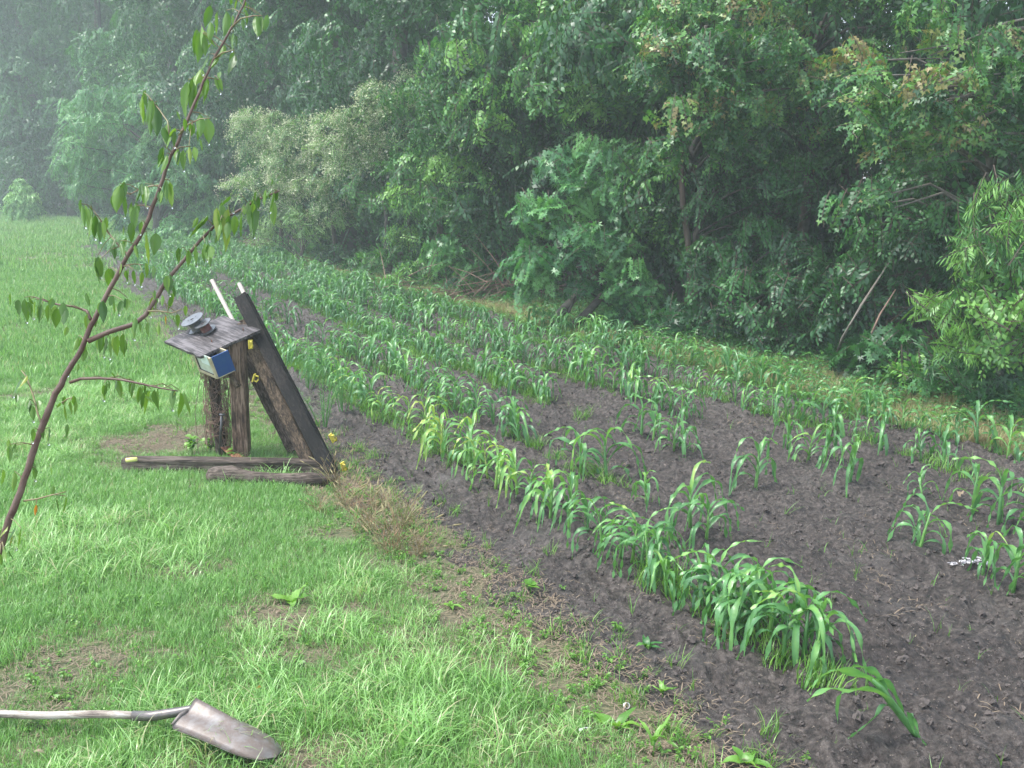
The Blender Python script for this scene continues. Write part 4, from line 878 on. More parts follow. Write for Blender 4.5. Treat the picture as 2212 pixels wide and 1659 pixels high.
box = thing('blue_box', 'small wooden box with blue side and cream front frame hanging under the board', 'box', W(470, 819, 6.2))
A = W(470, 819, 6.18); a1 = e1.normalized(); a2 = e2.normalized(); 
cn = W(447, 769, 6.20); up_ = cn - A; up_ = (nb * up_.length * .98)
w1 = a1 * .20; w2 = a2 * .125; hU = up_
def bxx(b, o, x, y, z, m=0):
    vs = [o, o + x, o + x + y, o + y, o + z, o + x + z, o + x + y + z, o + y + z]
    b.add(vs, [(0, 3, 2, 1), (4, 5, 6, 7), (0, 1, 5, 4), (1, 2, 6, 5), (2, 3, 7, 6), (3, 0, 4, 7)], m)
b = MB(); bxx(b, A + w2.normalized() * .012, w1.normalized() * .008, w2 * .9, hU); part('side_panel', b, M['blue'], box)
b = MB(); bxx(b, A + w1 - w1.normalized() * .008 + w2.normalized() * .012, w1.normalized() * .008, w2 * .9, hU); part('side_panel', b, M['blue'], box)
b = MB(); bxx(b, A + w1.normalized() * .010 + w2 * .9, w1 - w1.normalized() * .02, w2.normalized() * .008, hU); part('back_panel', b, M['cream'], box)
f_ = -a2 * .002
b = MB(); tb = .020
bxx(b, A + f_, w1, a2 * .012, nb * tb); part('front_frame', b, M['cream'], box)
b = MB(); bxx(b, A + f_ + nb * tb, a1 * tb, a2 * .012, hU - nb * tb); part('front_frame', b, M['cream'], box)
b = MB(); bxx(b, A + f_ + nb * tb + w1 - a1 * tb, a1 * tb, a2 * .012, hU - nb * tb); part('front_frame', b, M['cream'], box)
b = MB(); bxx(b, A + a1 * tb + nb * tb + a2 * .001, w1 - a1 * tb * 2, a2 * .004, nb * .004); bxx(b, A + a1 * (.2 - tb - .004) + nb * (tb + .004) + a2 * .001, a1 * .004, a2 * .004, hU - nb * tb); part('seal', b, M['darkseal'], box)
b = MB(); bxx(b, A + a1 * tb + nb * tb + a2 * .007, w1 - a1 * tb * 2, a2 * .003, hU - nb * tb); part('window_panel', b, M['paper'], box)
b = MB(); bxx(b, A + a1 * .045 + nb * .085 + a2 * .0045, a1 * .085, a2 * .0015, hU - nb * .086); part('paper_slip', b, plain('white_paper_slip', (.62, .72, .68), .6), box)
b = MB(); bxx(b, A + f_ + a2 * .013, w1, w2 * .9 - a2 * .004, nb * .007); part('bottom_panel', b, M['cream'], box)

def spool(label, c, ax, r1, r2, h, core, wire, tilt=0):
    t = thing('wire_spool', label, 'spool', c, 0, 'cable spools lying on the plywood board'); ax = Vector(ax).normalized()
    if tilt: ax = Matrix.Rotation(tilt, 3, e1.normalized()) @ ax
    c = Vector(c); ax = (ax + Vector((-.26, 0, .05))).normalized()
    b = MB(); b.frame_disc(c + ax * .003, ax, r1, .005, 30, hole=.012); part('flange', b, M['plastic_black'], t)
    b = MB(); b.frame_disc(c + ax * (h - .003), ax, r2, .005, 30, hole=.012)
    for k in range(3):
        a = k * 2.1; o = ax.orthogonal().normalized(); q = Matrix.Rotation(a, 3, ax) @ o * r2 * .38; b.tube([c + ax * h + q, c + ax * (h + .0015) + q], .006, 7)
    part('flange', b, M['plastic_black'], t)
    b = MB(); pts = [c + ax * (.006 + (h - .012) * i / 40) for i in range(41)]; b.tube(pts, [core * (1 + .022 * (i % 2)) for i in range(41)], 26); part('wire_winding', b, wire, t)
c1 = near + e1 * .60 + e2 * .58 + nb * .013; c2 = near + e1 * .42 + e2 * .50 + nb * .012
def onb(px, py):                              # where a sight line meets the board
    r = ray(px, py); o = Vector((0, 0, H)); t = (near - o).dot(nb) / r.dot(nb); return o + r * t + nb * .012
spool('larger grey cable spool, behind the red brown one', onb(429, 713), nb, .066, .077, .075, .040, M['greywire'], 0)
spool('smaller spool of red brown wire in front of the grey spool', onb(449, 718), nb, .062, .058, .062, .034, M['copper'])

def timber(label, p0, p1, w, h, mat, seed, up=(0, 0, 1), group='timbers leaning on the stand', nm='leaning_timber', roll=0, seg=18):
    p0 = Vector(p0); t = thing(nm, label, 'timber', p0, 0, group); b = MB(); b.beam(p0, p1, w, h, up, seg, .005, .008, 0, roll, seed); part('beam', b, mat, t); return t
bp = G(716, 1022, .02); timber('blackened wet timber leaning against the stand, the longest', bp, W(521, 640, 6.55), .088, .06, wood_black, 11, up=(0, 1, 0), roll=.0)
bp = G(674, 1008, .03); timber('brown timber leaning just left of the blackened one', bp, W(524, 700, 6.50), .085, .08, wood_brown, 12, up=(0, 1, 0))
bp = G(638, 972, .02); timber('grey tapering timber leaning behind the brown one', bp, W(520, 742, 6.68), .095, .07, wood_gray, 13, up=(0, 1, 0))
timber('cracked weathered timber lying on the grass under the post', G(262, 1008, .04) + Vector((0, .06, 0)), G(705, 1010, .04) + Vector((0, .02, 0)), .11, .085, wood_ground, 14, group='timbers lying at the foot of the stand', nm='ground_timber')
t = thing('ground_timber', 'rounded knotty log timber lying in front of the flat one', 'timber', G(455, 1028, 0), 0, 'timbers lying at the foot of the stand')
b = MB(); p0, p1 = G(448, 1028, .032), G(725, 1040, .026)
b.tube([p0.lerp(p1, f) + Vector((0, 0, .006 * math.sin(f * 9))) for f in [0, .02, .06, .12, .2, .26, .35, .5, .65, .8, .93, 1]], [.024, .044, .054, .060, .064, .050, .042, .044, .040, .046, .040, .034], 14, wob=.14); part('beam', b, wood_ground, t, smooth=True)
def pipe(label, p0, p1, r):
    t = thing('pipe', label, 'pipe', p0, 0, 'pale pipes leaning behind the timbers'); p0, p1 = Vector(p0), Vector(p1); d = (p1 - p0).normalized()
    b = MB(); a = d.orthogonal().normalized(); c = d.cross(a); n = 14; vs = []
    for (P_, rr) in ((p0, r), (p1, r), (p1, r * .8), (p1 - d * .04, r * .8)):
        for k in range(n): w = k * 2 * math.pi / n; vs.append(P_ + a * math.cos(w) * rr + c * math.sin(w) * rr)
    b.add(vs, [(i * n + k, i * n + (k + 1) % n, (i + 1) * n + (k + 1) % n, (i + 1) * n + k) for i in range(3) for k in range(n)]); part('tube', b, M['pvc'], t, smooth=True)
pipe('pale pipe sticking up left of the leaning timbers', G(645, 965, .02), W(457, 604, 6.75), .0135)
pipe('pale pipe hidden behind the blackened timber with its tip showing', G(705, 1000, .02), W(516, 612, 6.62), .013)
b = MB(); b.beam(G(486, 966, .06), G(520, 992, .03), .06, .012, seg=4, seed=31); tag(link('broken_board', b.mesh('broken_board', M['rust'], G(486, 966, .05)), None, G(486, 966, .05)), 'rusty red broken board behind the front post', 'board')
b = MB(); p = W(545, 690, 6.62); b.beam(p, W(515, 706, 6.64), .06, .02, seg=4, seed=33, up=(0, 1, 0)); b.beam(W(549, 672, 6.62), W(541, 700, 6.62), .05, .02, seg=4, seed=34, up=(0, 1, 0)); tag(link('wood_offcut', b.mesh('wood_offcut', wood_brown, p), None, p), 'short brown offcut wedged behind the board and timbers', 'board')

# yellow fence insulators
def insulator(label, p, rot, s=1.0):
    t = thing('fence_insulator', label, 'insulator', p, 0, 'yellow fence insulators around the stand'); t.rotation_euler = rot; t.scale = (s,) * 3
    b = MB(); bxx(b, Vector((-.014, -.005, -.03)), Vector((.028, 0, 0)), Vector((0, .008, 0)), Vector((0, 0, .06))); link('base_plate', b.mesh('base_plate', M['yellow']), t)
    b = MB(); b.tube([(0, .0, .018), (.0, -.03, .022), (0, -.036, 0), (0, -.028, -.02), (0, -.008, -.018)], .006, 7); link('hook', b.mesh('hook', M['yellow'], smooth=True), t)
insulator('yellow insulator nailed high on the front post under the board', W(541, 744, 6.27), (0, 0, R(35)), .95)
insulator('yellow open loop insulator hanging right of the post', W(548, 816, 6.27), (R(20), 0, R(80)), .9)
insulator('yellow insulator on the blackened timber a hand above the ground', W(717, 946, 6.0), (R(-10), R(-25), R(60)), 1.0)
insulator('yellow insulator at the foot of the blackened timber', W(741, 1007, 5.92), (R(10), R(-20), R(40)), 1.0)
insulator('yellow insulator in the grass in front of the round log', G(475, 1030, .02) + Vector((0, -.06, 0)), (R(60), R(30), R(20)), .8)
insulator('small faded insulator at the end of the round log', G(697, 1024, .05) + Vector((0, -.05, .01)), (R(70), 0, R(50)), .6)
b = MB(); c = G(284, 993, .098); d = Vector((.9, .42, 0)).normalized(); b.tube([c - d * .034, c - d * .031, c + d * .031, c + d * .034], [.008, .0135, .0135, .008], 12)
tag(link('insulator_tube', b.mesh('insulator_tube', M['paleyellow'], c, smooth=True), None, c), 'pale yellow plastic tube lying on the end of the flat timber', 'tube')

# ------------------------------------------------------------------ shovel
sh0 = G(415, 1552, .075); tip = G(598, 1625, .045); sv = thing('shovel', 'round point shovel lying face down in the wet grass', 'shovel', sh0)
L_ = (tip - sh0); Ls = L_.length; d = L_.normalized(); sdir = Vector((-d.y, d.x, 0)).normalized(); rl = Matrix.Rotation(R(-14), 3, d); sdir = rl @ sdir; nrm = d.cross(sdir).normalized()
if nrm.z < 0: nrm = -nrm
b = MB(); nu, nv = 22, 16; wmax = .098; vs = []
for i in range(nu + 1):
    u = i / nu; w = wmax * (1.0 if u < .5 else (max(0, 1 - ((u - .5) / .5) ** 2.6)) ** .42) * (1 if u > .04 else .93 + u * 1.7)
    for j in range(nv + 1):
        v = -1 + 2 * j / nv; z = .050 * (1 - v * v) * (1 - .35 * u) * (w / wmax) + .024 * math.exp(-(v / .20) ** 2) * max(0, 1 - u * 1.35) - .010 * math.exp(-((abs(v) - .42) / .16) ** 2) * max(0, 1 - u * 1.6) - .030 * u * u + .02 * u
        if u < .02: z += .004
        vs.append(sh0 + d * Ls * u + sdir * w * v + nrm * (z - .005))
nn = len(vs); vs += [p - nrm * .003 for p in vs]; I = lambda i, j: i * (nv + 1) + j; fs = []
for i in range(nu):
    for j in range(nv): fs.append((I(i, j), I(i + 1, j), I(i + 1, j + 1), I(i, j + 1))); fs.append(tuple(nn + q for q in (I(i, j), I(i, j + 1), I(i + 1, j + 1), I(i + 1, j))))
bd = [I(i, 0) for i in range(nu)] + [I(nu, j) for j in range(nv)] + [I(i, nv) for i in range(nu, 0, -1)] + [I(0, j) for j in range(nv, 0, -1)]
for k in range(len(bd)): a, c = bd[k], bd[(k + 1) % len(bd)]; fs.append((a, c, nn + c, nn + a))
b.add(vs, fs); part('blade', b, M['shovel'], sv, smooth=True)
for sg in (-1, 1):
    b = MB(); q0 = sh0 + sdir * .03 * sg + nrm * .034; q1 = sh0 + sdir * wmax * .95 * sg + nrm * .004; b.tube([q0, q0.lerp(q1, .5) + nrm * .008, q1], [.006, .006, .004], 7); part('step', b, M['shovel'], sv, smooth=True)
soc1 = W(330, 1561, (sh0.y + .015)); soc1.z = .075; hend = G(-260, 1538, .045)
b = MB(); b.tube([sh0 + d * .10 + nrm * .030, sh0 + nrm * .034, sh0.lerp(soc1, .35) + Vector((0, 0, .02)), soc1, soc1.lerp(hend, .07)], [.006, .012, .0155, .0165, .0165], 14); part('socket', b, plain('dark_socket_steel', (.10, .095, .095), .4, .5, noise=.4, sc=30, c2=(.16, .14, .13)), sv, smooth=True)
b = MB(); h0 = soc1.lerp(hend, .04); b.tube([h0.lerp(hend, i / 12) + Vector((0, 0, .004 * math.sin(i))) for i in range(13)], .0128, 14); part('handle', b, wood_mat('worn_handle', (.13, .105, .09), (.28, .24, .20), (.42, .385, .35), .6, grain_dir=hend - h0), sv, smooth=True)

# ------------------------------------------------------------------ sapling in front, with wet hanging leaves
def Ysap(px, py): return 2.25 + .25 * (1150 - py) / 1150
SPT = [(-45, 1300), (5, 1170), (22, 1120), (45, 1060), (68, 990), (97, 905), (120, 850), (150, 795), (175, 755), (196, 705), (222, 655), (248, 605), (272, 560), (300, 515), (322, 470), (345, 405), (364, 350), (385, 305), (412, 240), (440, 175), (466, 120), (492, 75), (512, 38), (530, 0), (552, -55)]
sp = [W(x, y, Ysap(x, y)) for x, y in SPT]; root = Vector((sp[0].x - .22, sp[0].y - .02, 0)); root.z = zz(root.x, root.y) - .02
sap = thing('sapling', 'slender fruit tree sapling leaning across the left foreground', 'sapling', root)
full = [root, root.lerp(sp[0], .5) + Vector((-.03, 0, 0)), *sp]; b = MB(); rad = [.011, .0098] + [.0088 * (1 - .80 * (i / (len(sp) - 1)) ** .9) for i in range(len(sp))]
fine = []; fr = []
for i in range(len(full) - 1):
    for k in range(3): f = k / 3; fine.append(full[i].lerp(full[i + 1], f) + Vector((rnd.gauss(0, .0009), 0, rnd.gauss(0, .0009)))); fr.append((rad[i] * (1 - f) + rad[i + 1] * f) * (1 + .10 * (rnd.random() < .22)))
b.tube(fine + [full[-1]], fr + [rad[-1]], 12, wob=.05); part('trunk', b, M['sapbark'], sap, smooth=True)
def Yb(px, py, o): return Ysap(px, py) + o
BR = [([(190, 737), (235, 717), (290, 700), (315, 680), (345, 632), (360, 605), (395, 565), (430, 522), (470, 482), (515, 455), (560, 430), (604, 412)], .0065, .0022, .06, 'sapbark'), ([(152, 826), (175, 818), (215, 817), (262, 820), (300, 828), (345, 838), (385, 845)], .004, .0014, -.06, 'sapbark'),
      ([(196, 690), (188, 672), (160, 662), (125, 658), (98, 650), (76, 642)], .004, .0013, .05, 'sapbark'), ([(90, 915), (82, 895), (72, 855), (58, 815), (46, 800)], .003, .0012, .04, 'saptwig'), ([(52, 1082), (80, 1078), (110, 1070), (142, 1062)], .0025, .001, -.06, 'saptwig'),
      ([(366, 290), (362, 262), (345, 238), (332, 222)], .0022, .001, .04, 'saptwig'), ([(386, 292), (408, 268), (432, 257), (455, 255)], .0022, .001, -.05, 'saptwig'), ([(372, 330), (388, 318), (412, 316)], .002, .001, .03, 'saptwig'),
      ([(278, 552), (258, 532), (232, 500), (212, 468), (196, 446)], .0028, .001, .06, 'saptwig'), ([(462, 128), (480, 114), (506, 108)], .0022, .001, -.04, 'saptwig'), ([(345, 400), (325, 402), (300, 410), (280, 420), (258, 404)], .002, .001, .05, 'saptwig'), ([(320, 672), (345, 672), (372, 676), (392, 668)], .002, .001, -.03, 'saptwig'),
      ([(445, 170), (455, 168), (472, 172)], .002, .001, .03, 'saptwig'), ([(265, 575), (290, 570), (310, 572)], .002, .001, .03, 'saptwig'), ([(500, 60), (520, 40), (548, 34), (566, 34)], .002, .001, -.03, 'saptwig'), ([(134, 870), (146, 862), (156, 858)], .002, .001, -.03, 'saptwig')]
WOODB = []
for pts_, r0, r1, off, mt in BR:
    n = len(pts_); P3 = [W(x, y, Ysap(x, y) + off * min(1, i / max(1, n - 1) * 1.3)) for i, (x, y) in enumerate(pts_)]
    WOODB.extend(P3[i].lerp(P3[i + 1], k / 6) for i in range(n - 1) for k in range(7)); b = MB(); b.tube(P3, [r0 + (r1 - r0) * i / (n - 1) for i in range(n)], 8, wob=.08); part('branch', b, M[mt], sap, smooth=True)
def sleaf(seed, mat):
    g = random.Random(seed); V = []; T = []; n = 11; curl = g.uniform(.3, 1.1); fold = g.uniform(.25, .85); wmax = g.uniform(.18, .26); tws = g.uniform(-.5, .5); rows = []
    an = -.5; p = Vector((0, 0, 0))
    V += [(-.006, 0, .10), (.006, 0, .10)]
    for k in range(n + 1):
        f = k / n; w = wmax * math.sin(math.pi * min(1, f * 1.02) ** .85) ** .8 * (1 - .25 * f) if 0 < k < n else .004
        q = Matrix.Rotation(tws * f, 3, 'Z'); c = Vector((0, .10 * math.sin(f * 2.2) * curl, -f)); wv = .015 * math.sin(f * 22 + seed)
        cf = math.cos(fold); sf = math.sin(fold); rows.append(len(V))
        for sgn, ww in ((-1, w), (-1, w * .5), (0, 0), (1, w * .5), (1, w)):
            V.append(c + q @ Vector((sgn * ww * cf, -ww * sf * (.8 if ww == w else 1) + (wv if ww == w else 0) * sgn, 0)))
    for k in range(n):
        a, c = rows[k], rows[k + 1]
        for j in range(4): T.append((a + j, a + j + 1, c + j + 1, c + j))
    T.append((0, 1, rows[0] + 4, rows[0])); b = MB(); b.add(V, T, 0, g.uniform(.15, .8)); return b.mesh('leaf', mat, smooth=True)
SL = [sleaf(i, M['sapleaf']) for i in range(9)]; SG = [sleaf(40 + i, M['sapleaf_gold']) for i in range(2)]
A_ = [(1360, 70, 1345, 220), (1200, 195, 1190, 370), (1215, 200, 1230, 340), (1250, 330, 1215, 440), (1320, 340, 1260, 400), (1400, 200, 1390, 300), (1410, 330, 1370, 450), (1240, 460, 1225, 620), (1180, 540, 1165, 660), (1130, 490, 1110, 700), (1290, 460, 1320, 555), (865, 565, 855, 740), (890, 600, 880, 740),
      (940, 620, 935, 820), (1000, 760, 1000, 870), (1045, 780, 1045, 880), (1145, 740, 1150, 820), (1190, 760, 1190, 850), (1250, 710, 1250, 860), (980, 880, 940, 1000), (1000, 930, 970, 1050), (1060, 900, 1045, 950), (1100, 900, 1100, 1020), (1135, 880, 1140, 990), (720, 1110, 700, 1275), (750, 1170, 745, 1300),
      (870, 1110, 880, 1240), (1020, 1090, 1030, 1240), (970, 1140, 965, 1220), (820, 1240, 800, 1380), (490, 1230, 510, 1360), (545, 1240, 530, 1400), (570, 1290, 570, 1430), (600, 1330, 600, 1450), (690, 1420, 660, 1520), (720, 1450, 740, 1550), (880, 1400, 875, 1580), (850, 1330, 840, 1400), (600, 1560, 605, 1660),
      (1220, 1310, 1150, 1430), (1260, 1380, 1255, 1440), (1370, 1250, 1340, 1500), (1320, 1330, 1310, 1440), (1430, 1170, 1400, 1270), (1450, 1280, 1440, 1420), (1490, 1210, 1500, 1300), (1520, 1190, 1525, 1420), (1550, 1180, 1550, 1250), (1600, 1150, 1580, 1220), (1640, 1150, 1620, 1270), (1660, 1140, 1655, 1210),
      (1090, 1490, 1070, 1590), (1130, 1500, 1130, 1600), (1170, 1490, 1180, 1590), (1230, 1460, 1240, 1560), (1540, 90, 1545, 220), (1570, 100, 1570, 190), (1470, 0, 1465, 80), (1420, 0, 1410, 60), (1455, 110, 1460, 180), (1480, 100, 1475, 150)]
B_ = [(515, 0, 525, 120), (570, 60, 565, 150), (670, 60, 665, 130), (700, 70, 705, 140), (745, 80, 740, 150), (600, 230, 600, 300), (640, 230, 625, 300), (670, 220, 665, 280), (540, 230, 540, 345), (460, 300, 455, 390), (410, 420, 385, 510), (440, 470, 430, 550), (365, 560, 355, 620), (130, 220, 140, 340), (155, 230, 165, 320),
      (185, 230, 175, 320), (220, 250, 205, 345), (270, 260, 270, 340), (300, 270, 290, 370), (345, 265, 335, 360), (555, 420, 545, 520), (580, 430, 575, 530), (650, 400, 650, 520), (700, 350, 705, 430), (775, 345, 775, 420), (800, 210, 790, 310), (850, 200, 855, 260), (895, 190, 885, 280), (890, 90, 890, 200),
      (930, 300, 935, 370), (870, 310, 870, 360), (545, 670, 545, 750), (570, 650, 572, 700), (620, 645, 635, 740), (690, 660, 690, 740), (735, 680, 725, 770), (790, 700, 755, 820), (830, 690, 830, 810), (905, 700, 905, 800), (945, 710, 940, 840), (110, 640, 70, 730), (155, 750, 155, 820), (170, 780, 175, 860),
      (340, 780, 340, 860), (370, 760, 375, 830), (180, 900, 170, 970), (260, 900, 255, 980), (50, 990, 50, 1080), (85, 990, 80, 1030), (75, 1130, 75, 1230), (185, 1110, 185, 1170), (190, 1300, 185, 1360), (345, 1260, 340, 1345), (110, 1430, 85, 1530), (10, 1430, 10, 1500), (65, 1450, 60, 1520), (20, 1540, 30, 1600), (0, 1560, 10, 1620)]
LP = [(a * .36, b_ * .36, c * .36, e * .36) for a, b_, c, e in A_] + [(a / 2.43, b_ / 2.43 + 554.7, c / 2.43, e / 2.43 + 554.7) for a, b_, c, e in B_]
AXP = [(p, Ysap(0, 0)) for p in sp]
allp = [(Vector((x, y)), None) for x, y in SPT]
import bmesh
WOODPTS = list(fine)
TW = MB()
dm = bmesh.new(); bmesh.ops.create_icosphere(dm, subdivisions=2, radius=1.0); dmesh = bpy.data.meshes.new('water_drop'); dm.to_mesh(dmesh); dm.free()
dmat, dnt, dbs, _ = newmat('water'); dbs.inputs['Base Color'].default_value = (1, 1, 1, 1); dbs.inputs['Roughness'].default_value = .02; dbs.inputs['IOR'].default_value = 1.33; dbs.inputs['Transmission Weight'].default_value = 1.0; dmesh.materials.append(dmat)
gold = {91, 112}
for i, (x0, y0, x1, y1) in enumerate(LP):
    off = rnd.uniform(-.05, .06); p0 = W(x0, y0, Ysap(x0, y0) + off); p1 = W(x1, y1, Ysap(x1, y1) + off + rnd.uniform(-.02, .02)); L = (p1 - p0).length * 1.04
    warm = i in gold; wp = min(WOODPTS + WOODB, key=lambda q: (q - p0).length_squared); gap = (wp - p0).length
    if gap < .22: TW.tube([wp, wp.lerp(p0, .5) + Vector((0, 0, gap * .12)), p0 + (p0 - p1) * .06], [.0014, .0011, .0009], 4, cap=False)
    o = link('leaf', (SG if warm else SL)[i % 2 if warm else rnd.randrange(9)], sap, p0 - root); dd = (p0 - p1).normalized()
    o.rotation_mode = 'QUATERNION'; q = dd.to_track_quat('Z', 'Y'); o.rotation_quaternion = q @ Matrix.Rotation(rnd.choice((0, math.pi)) + rnd.uniform(-.9, .9), 4, 'Z').to_quaternion(); o.scale = (L * rnd.uniform(.85, 1.15), L, L)
    if warm: o['label'] = 'leaf turning yellow and orange'
    if not warm:
        o2 = link('leaf', SL[rnd.randrange(9)], sap, p0 - root + Vector((rnd.uniform(-.02, .02), rnd.uniform(-.03, .03), rnd.uniform(-.005, .015)))); o2.rotation_mode = 'QUATERNION'; o2.rotation_quaternion = q @ Matrix.Rotation(rnd.uniform(0, 6.28), 4, 'Z').to_quaternion() @ Matrix.Rotation(rnd.gauss(0, .16), 4, 'X').to_quaternion(); o2.scale = (L, L * .9, L * rnd.uniform(.7, 1.0))
    if not warm and rnd.random() < .65:
        o3 = link('leaf', SL[rnd.randrange(9)], sap, p0 - root + Vector((rnd.uniform(-.045, .045), rnd.uniform(-.04, .04), rnd.uniform(-.02, .03)))); o3.rotation_mode = 'QUATERNION'; o3.rotation_quaternion = q @ Matrix.Rotation(rnd.uniform(0, 6.28), 4, 'Z').to_quaternion() @ Matrix.Rotation(rnd.gauss(0, .3), 4, 'X').to_quaternion(); o3.scale = (L * .8, L * .8, L * rnd.uniform(.5, .85))
    # the thin stalk that carries the leaf from the nearest wood
    if rnd.random() < .33:
        w = link('water_drop', dmesh, sap, p1 - root + Vector((0, 0, -.002))); w.scale = (.0032, .0032, .004)

# ------------------------------------------------------------------ single plants and small things on the ground
def leafy(name, label, loc, n, L, wid, mat, seed, up=.6, cat='weed', stem=.0, group=None):
    g = random.Random(seed); loc = Vector(loc); loc.z = zz(loc.x, loc.y); t = thing(name, label, cat, loc, 0, group)
    if stem: b = MB(); b.tube([(0, 0, -.01), (.005, 0, stem)], [.003, .002], 6, t=.4); link('stem', b.mesh('stem', M[mat], smooth=True), t)
    for i in range(n):
        a = i * 2.4 + g.uniform(-.3, .3); l = L * g.uniform(.6, 1.1); V, T = corn_leaf(seed * 9 + i, l, wid * g.uniform(.8, 1.1), up * g.uniform(.6, 1.4), g.uniform(.3, 1.3), seg=6, twist=.3, wave=.05 * l)
        b = MB(); b.add(V, T, 0, g.uniform(.3, .9)); o = link('leaf', b.mesh('leaf', M[mat], smooth=True), t, (0, 0, stem * g.uniform(.3, 1))); o.rotation_euler = (0, 0, a)
    return t
leafy('broadleaf_weed', 'broad leaved dock weed beside the bare straw patch in the lawn', G(632, 1305), 5, .11, .05, 'weed', 3, .7)
leafy('broadleaf_weed', 'low rosette weed at the lawn edge near the lower shell', G(1330, 1580), 6, .12, .035, 'weed', 5, .8)
leafy('broadleaf_weed', 'upright weed sprouting at the bottom edge of the soil', G(1410, 1640), 4, .13, .02, 'weed', 6, .6, stem=.06)
leafy('broadleaf_weed', 'wide leaved weed cut by the bottom edge of the photo', G(1610, 1668), 5, .09, .035, 'weed', 8, 1.0)
leafy('broadleaf_weed', 'small round leaved weed on bare soil left of the big corn', G(1430, 1510), 7, .05, .022, 'weed', 9, 1.0, stem=.03)
leafy('broadleaf_weed', 'pale rosette weed on the straw between lawn and soil', G(975, 1315), 7, .08, .022, 'weed', 10, .8)
leafy('broadleaf_weed', 'single heart leaved weed near the first corn row', G(1145, 1290), 3, .05, .05, 'weed', 12, .9, stem=.08)
leafy('broadleaf_weed', 'little dark weed on the soil left of the corn clump', G(1395, 1425), 5, .07, .03, 'leaf_mid', 14, .7)
leafy('broadleaf_weed', 'leafy weed at the left edge of the lawn grass', G(375, 1160), 4, .09, .03, 'weed', 15, .5)
leafy('bramble_plant', 'bright green bramble seedling left of the posts', G(415, 985), 16, .075, .045, 'weed', 20, 1.0, stem=.12, cat='bramble')
leafy('bramble_plant', 'bright green bramble seedling touching the rear post', G(455, 980), 14, .07, .042, 'weed', 21, 1.0, stem=.10, cat='bramble')
leafy('bramble_plant', 'small bramble seedling between the two posts', G(505, 993), 8, .06, .036, 'weed', 22, 1.0, stem=.07, cat='bramble')
for i, (px, py, lab) in enumerate([(700, 925, 'feathery bright green fennel weed right behind the leaning timbers'), (740, 900, 'feathery fennel weed between the timbers and the first corn row'), (665, 850, 'tall feathery weed behind the top of the timbers')]):
    p = G(px, py); p.z = zz(p.x, p.y); t = thing('fennel_weed', lab, 'weed', p, 0, 'feathery weeds behind the timbers'); g = random.Random(60 + i); b = MB(); hh = .42; fb = MB()
    for k in range(6):
        lx, ly = g.gauss(0, .05), g.gauss(0, .05); top_ = Vector((lx * 2, ly * 2, hh * g.uniform(.7, 1.1))); b.tube([(lx * .3, ly * .3, 0), Vector((lx, ly, top_.z * .5)), top_], [.004, .003, .001], 5)
        for j in range(90):
            f = g.uniform(.15, 1); c = Vector((lx * 2 * f, ly * 2 * f, top_.z * f)); a = g.uniform(0, 6.28); l = g.uniform(.03, .08) * (1.25 - f); dd = Vector((math.cos(a), math.sin(a), g.uniform(.1, .9))); w = Vector((-dd.y, dd.x, 0)) * .0013
            fb.add([c - w, c + w, c + dd * l], [(0, 1, 2)], 0, g.random())
            c2_ = c + dd * l * .5; w2_ = Vector((0, 0, 1)).cross(dd) ; fb.add([c2_ - w, c2_ + w, c2_ + (dd + w2_ * .9) * l * .5], [(0, 1, 2)], 0, g.random())
    link('stem', b.mesh('stem', M['fennel']), t); o = link('foliage', fb.mesh('foliage', M['fennel']), t); o['kind'] = 'stuff'
def foxtail(seed, n=30, h=.3, spread=.5):
    g = random.Random(seed); b = MB()
    for i in range(n):
        a = g.uniform(0, 6.28); th = abs(g.gauss(0, spread)); hh = h * g.uniform(.5, 1.1); d0 = Vector((math.cos(a), math.sin(a), 0)); p = Vector((g.gauss(0, .03), g.gauss(0, .03), 0)); pts = [p]; tt = g.uniform(0, 1); K_ = 6
        for k in range(K_): an = th + k * .13; p = p + (d0 * math.sin(an) + Vector((0, 0, math.cos(an)))) * hh / K_; pts.append(p)
        b.tube(pts, [.0012] * 6 + [.0006], 3, cap=False, t=tt)
        if g.random() < .55:
            dr = (pts[-1] - pts[-2]).normalized(); b.tube([pts[-1], pts[-1] + dr * .012, pts[-1] + dr * .03, pts[-1] + dr * .045], [.001, .0045, .0035, .001], 5, t=g.uniform(.3, .6))
        if g.random() < .7:
            k = g.randrange(1, 4); w = Vector((-d0.y, d0.x, 0)) * .0025; e = pts[k] + d0 * .06 + Vector((0, 0, g.uniform(-.02, .04))); b.add([pts[k] - w, pts[k] + w, e], [(0, 1, 2)], 0, g.random())
    return b.mesh('blades', M['drygrass'])
FX = [foxtail(i, 46, .26) for i in range(3)]
fx = [(850, 1190, 1.15, 'tallest reddish dry foxtail clump at the edge of the soil'), (790, 1150, 1.0, 'dry foxtail clump left of the reddish one'), (745, 1095, .9, 'dry straw coloured clump below the timber ends'), (880, 1140, .8, 'thin dry foxtail clump reaching over the soil'), (720, 1050, .8, 'dry grass clump growing around the foot of the blackened timber'), (905, 1200, .7, 'small reddish dry clump right of the tallest one'), (820, 1100, .7, 'thin seed heads behind the dry clumps'), (690, 1110, .6, 'small dry clump nearest the lawn')]
for i, (px, py, s, lab) in enumerate(fx):
    p = G(px, py); p.z = zz(p.x, p.y) - .005; t = thing('dry_grass_clump', lab, 'grass clump', p, i * 1.3, 'dry foxtail clumps between lawn and soil'); t.scale = (s,) * 3; o = link('blades', FX[i % 3], t); o['kind'] = 'stuff'
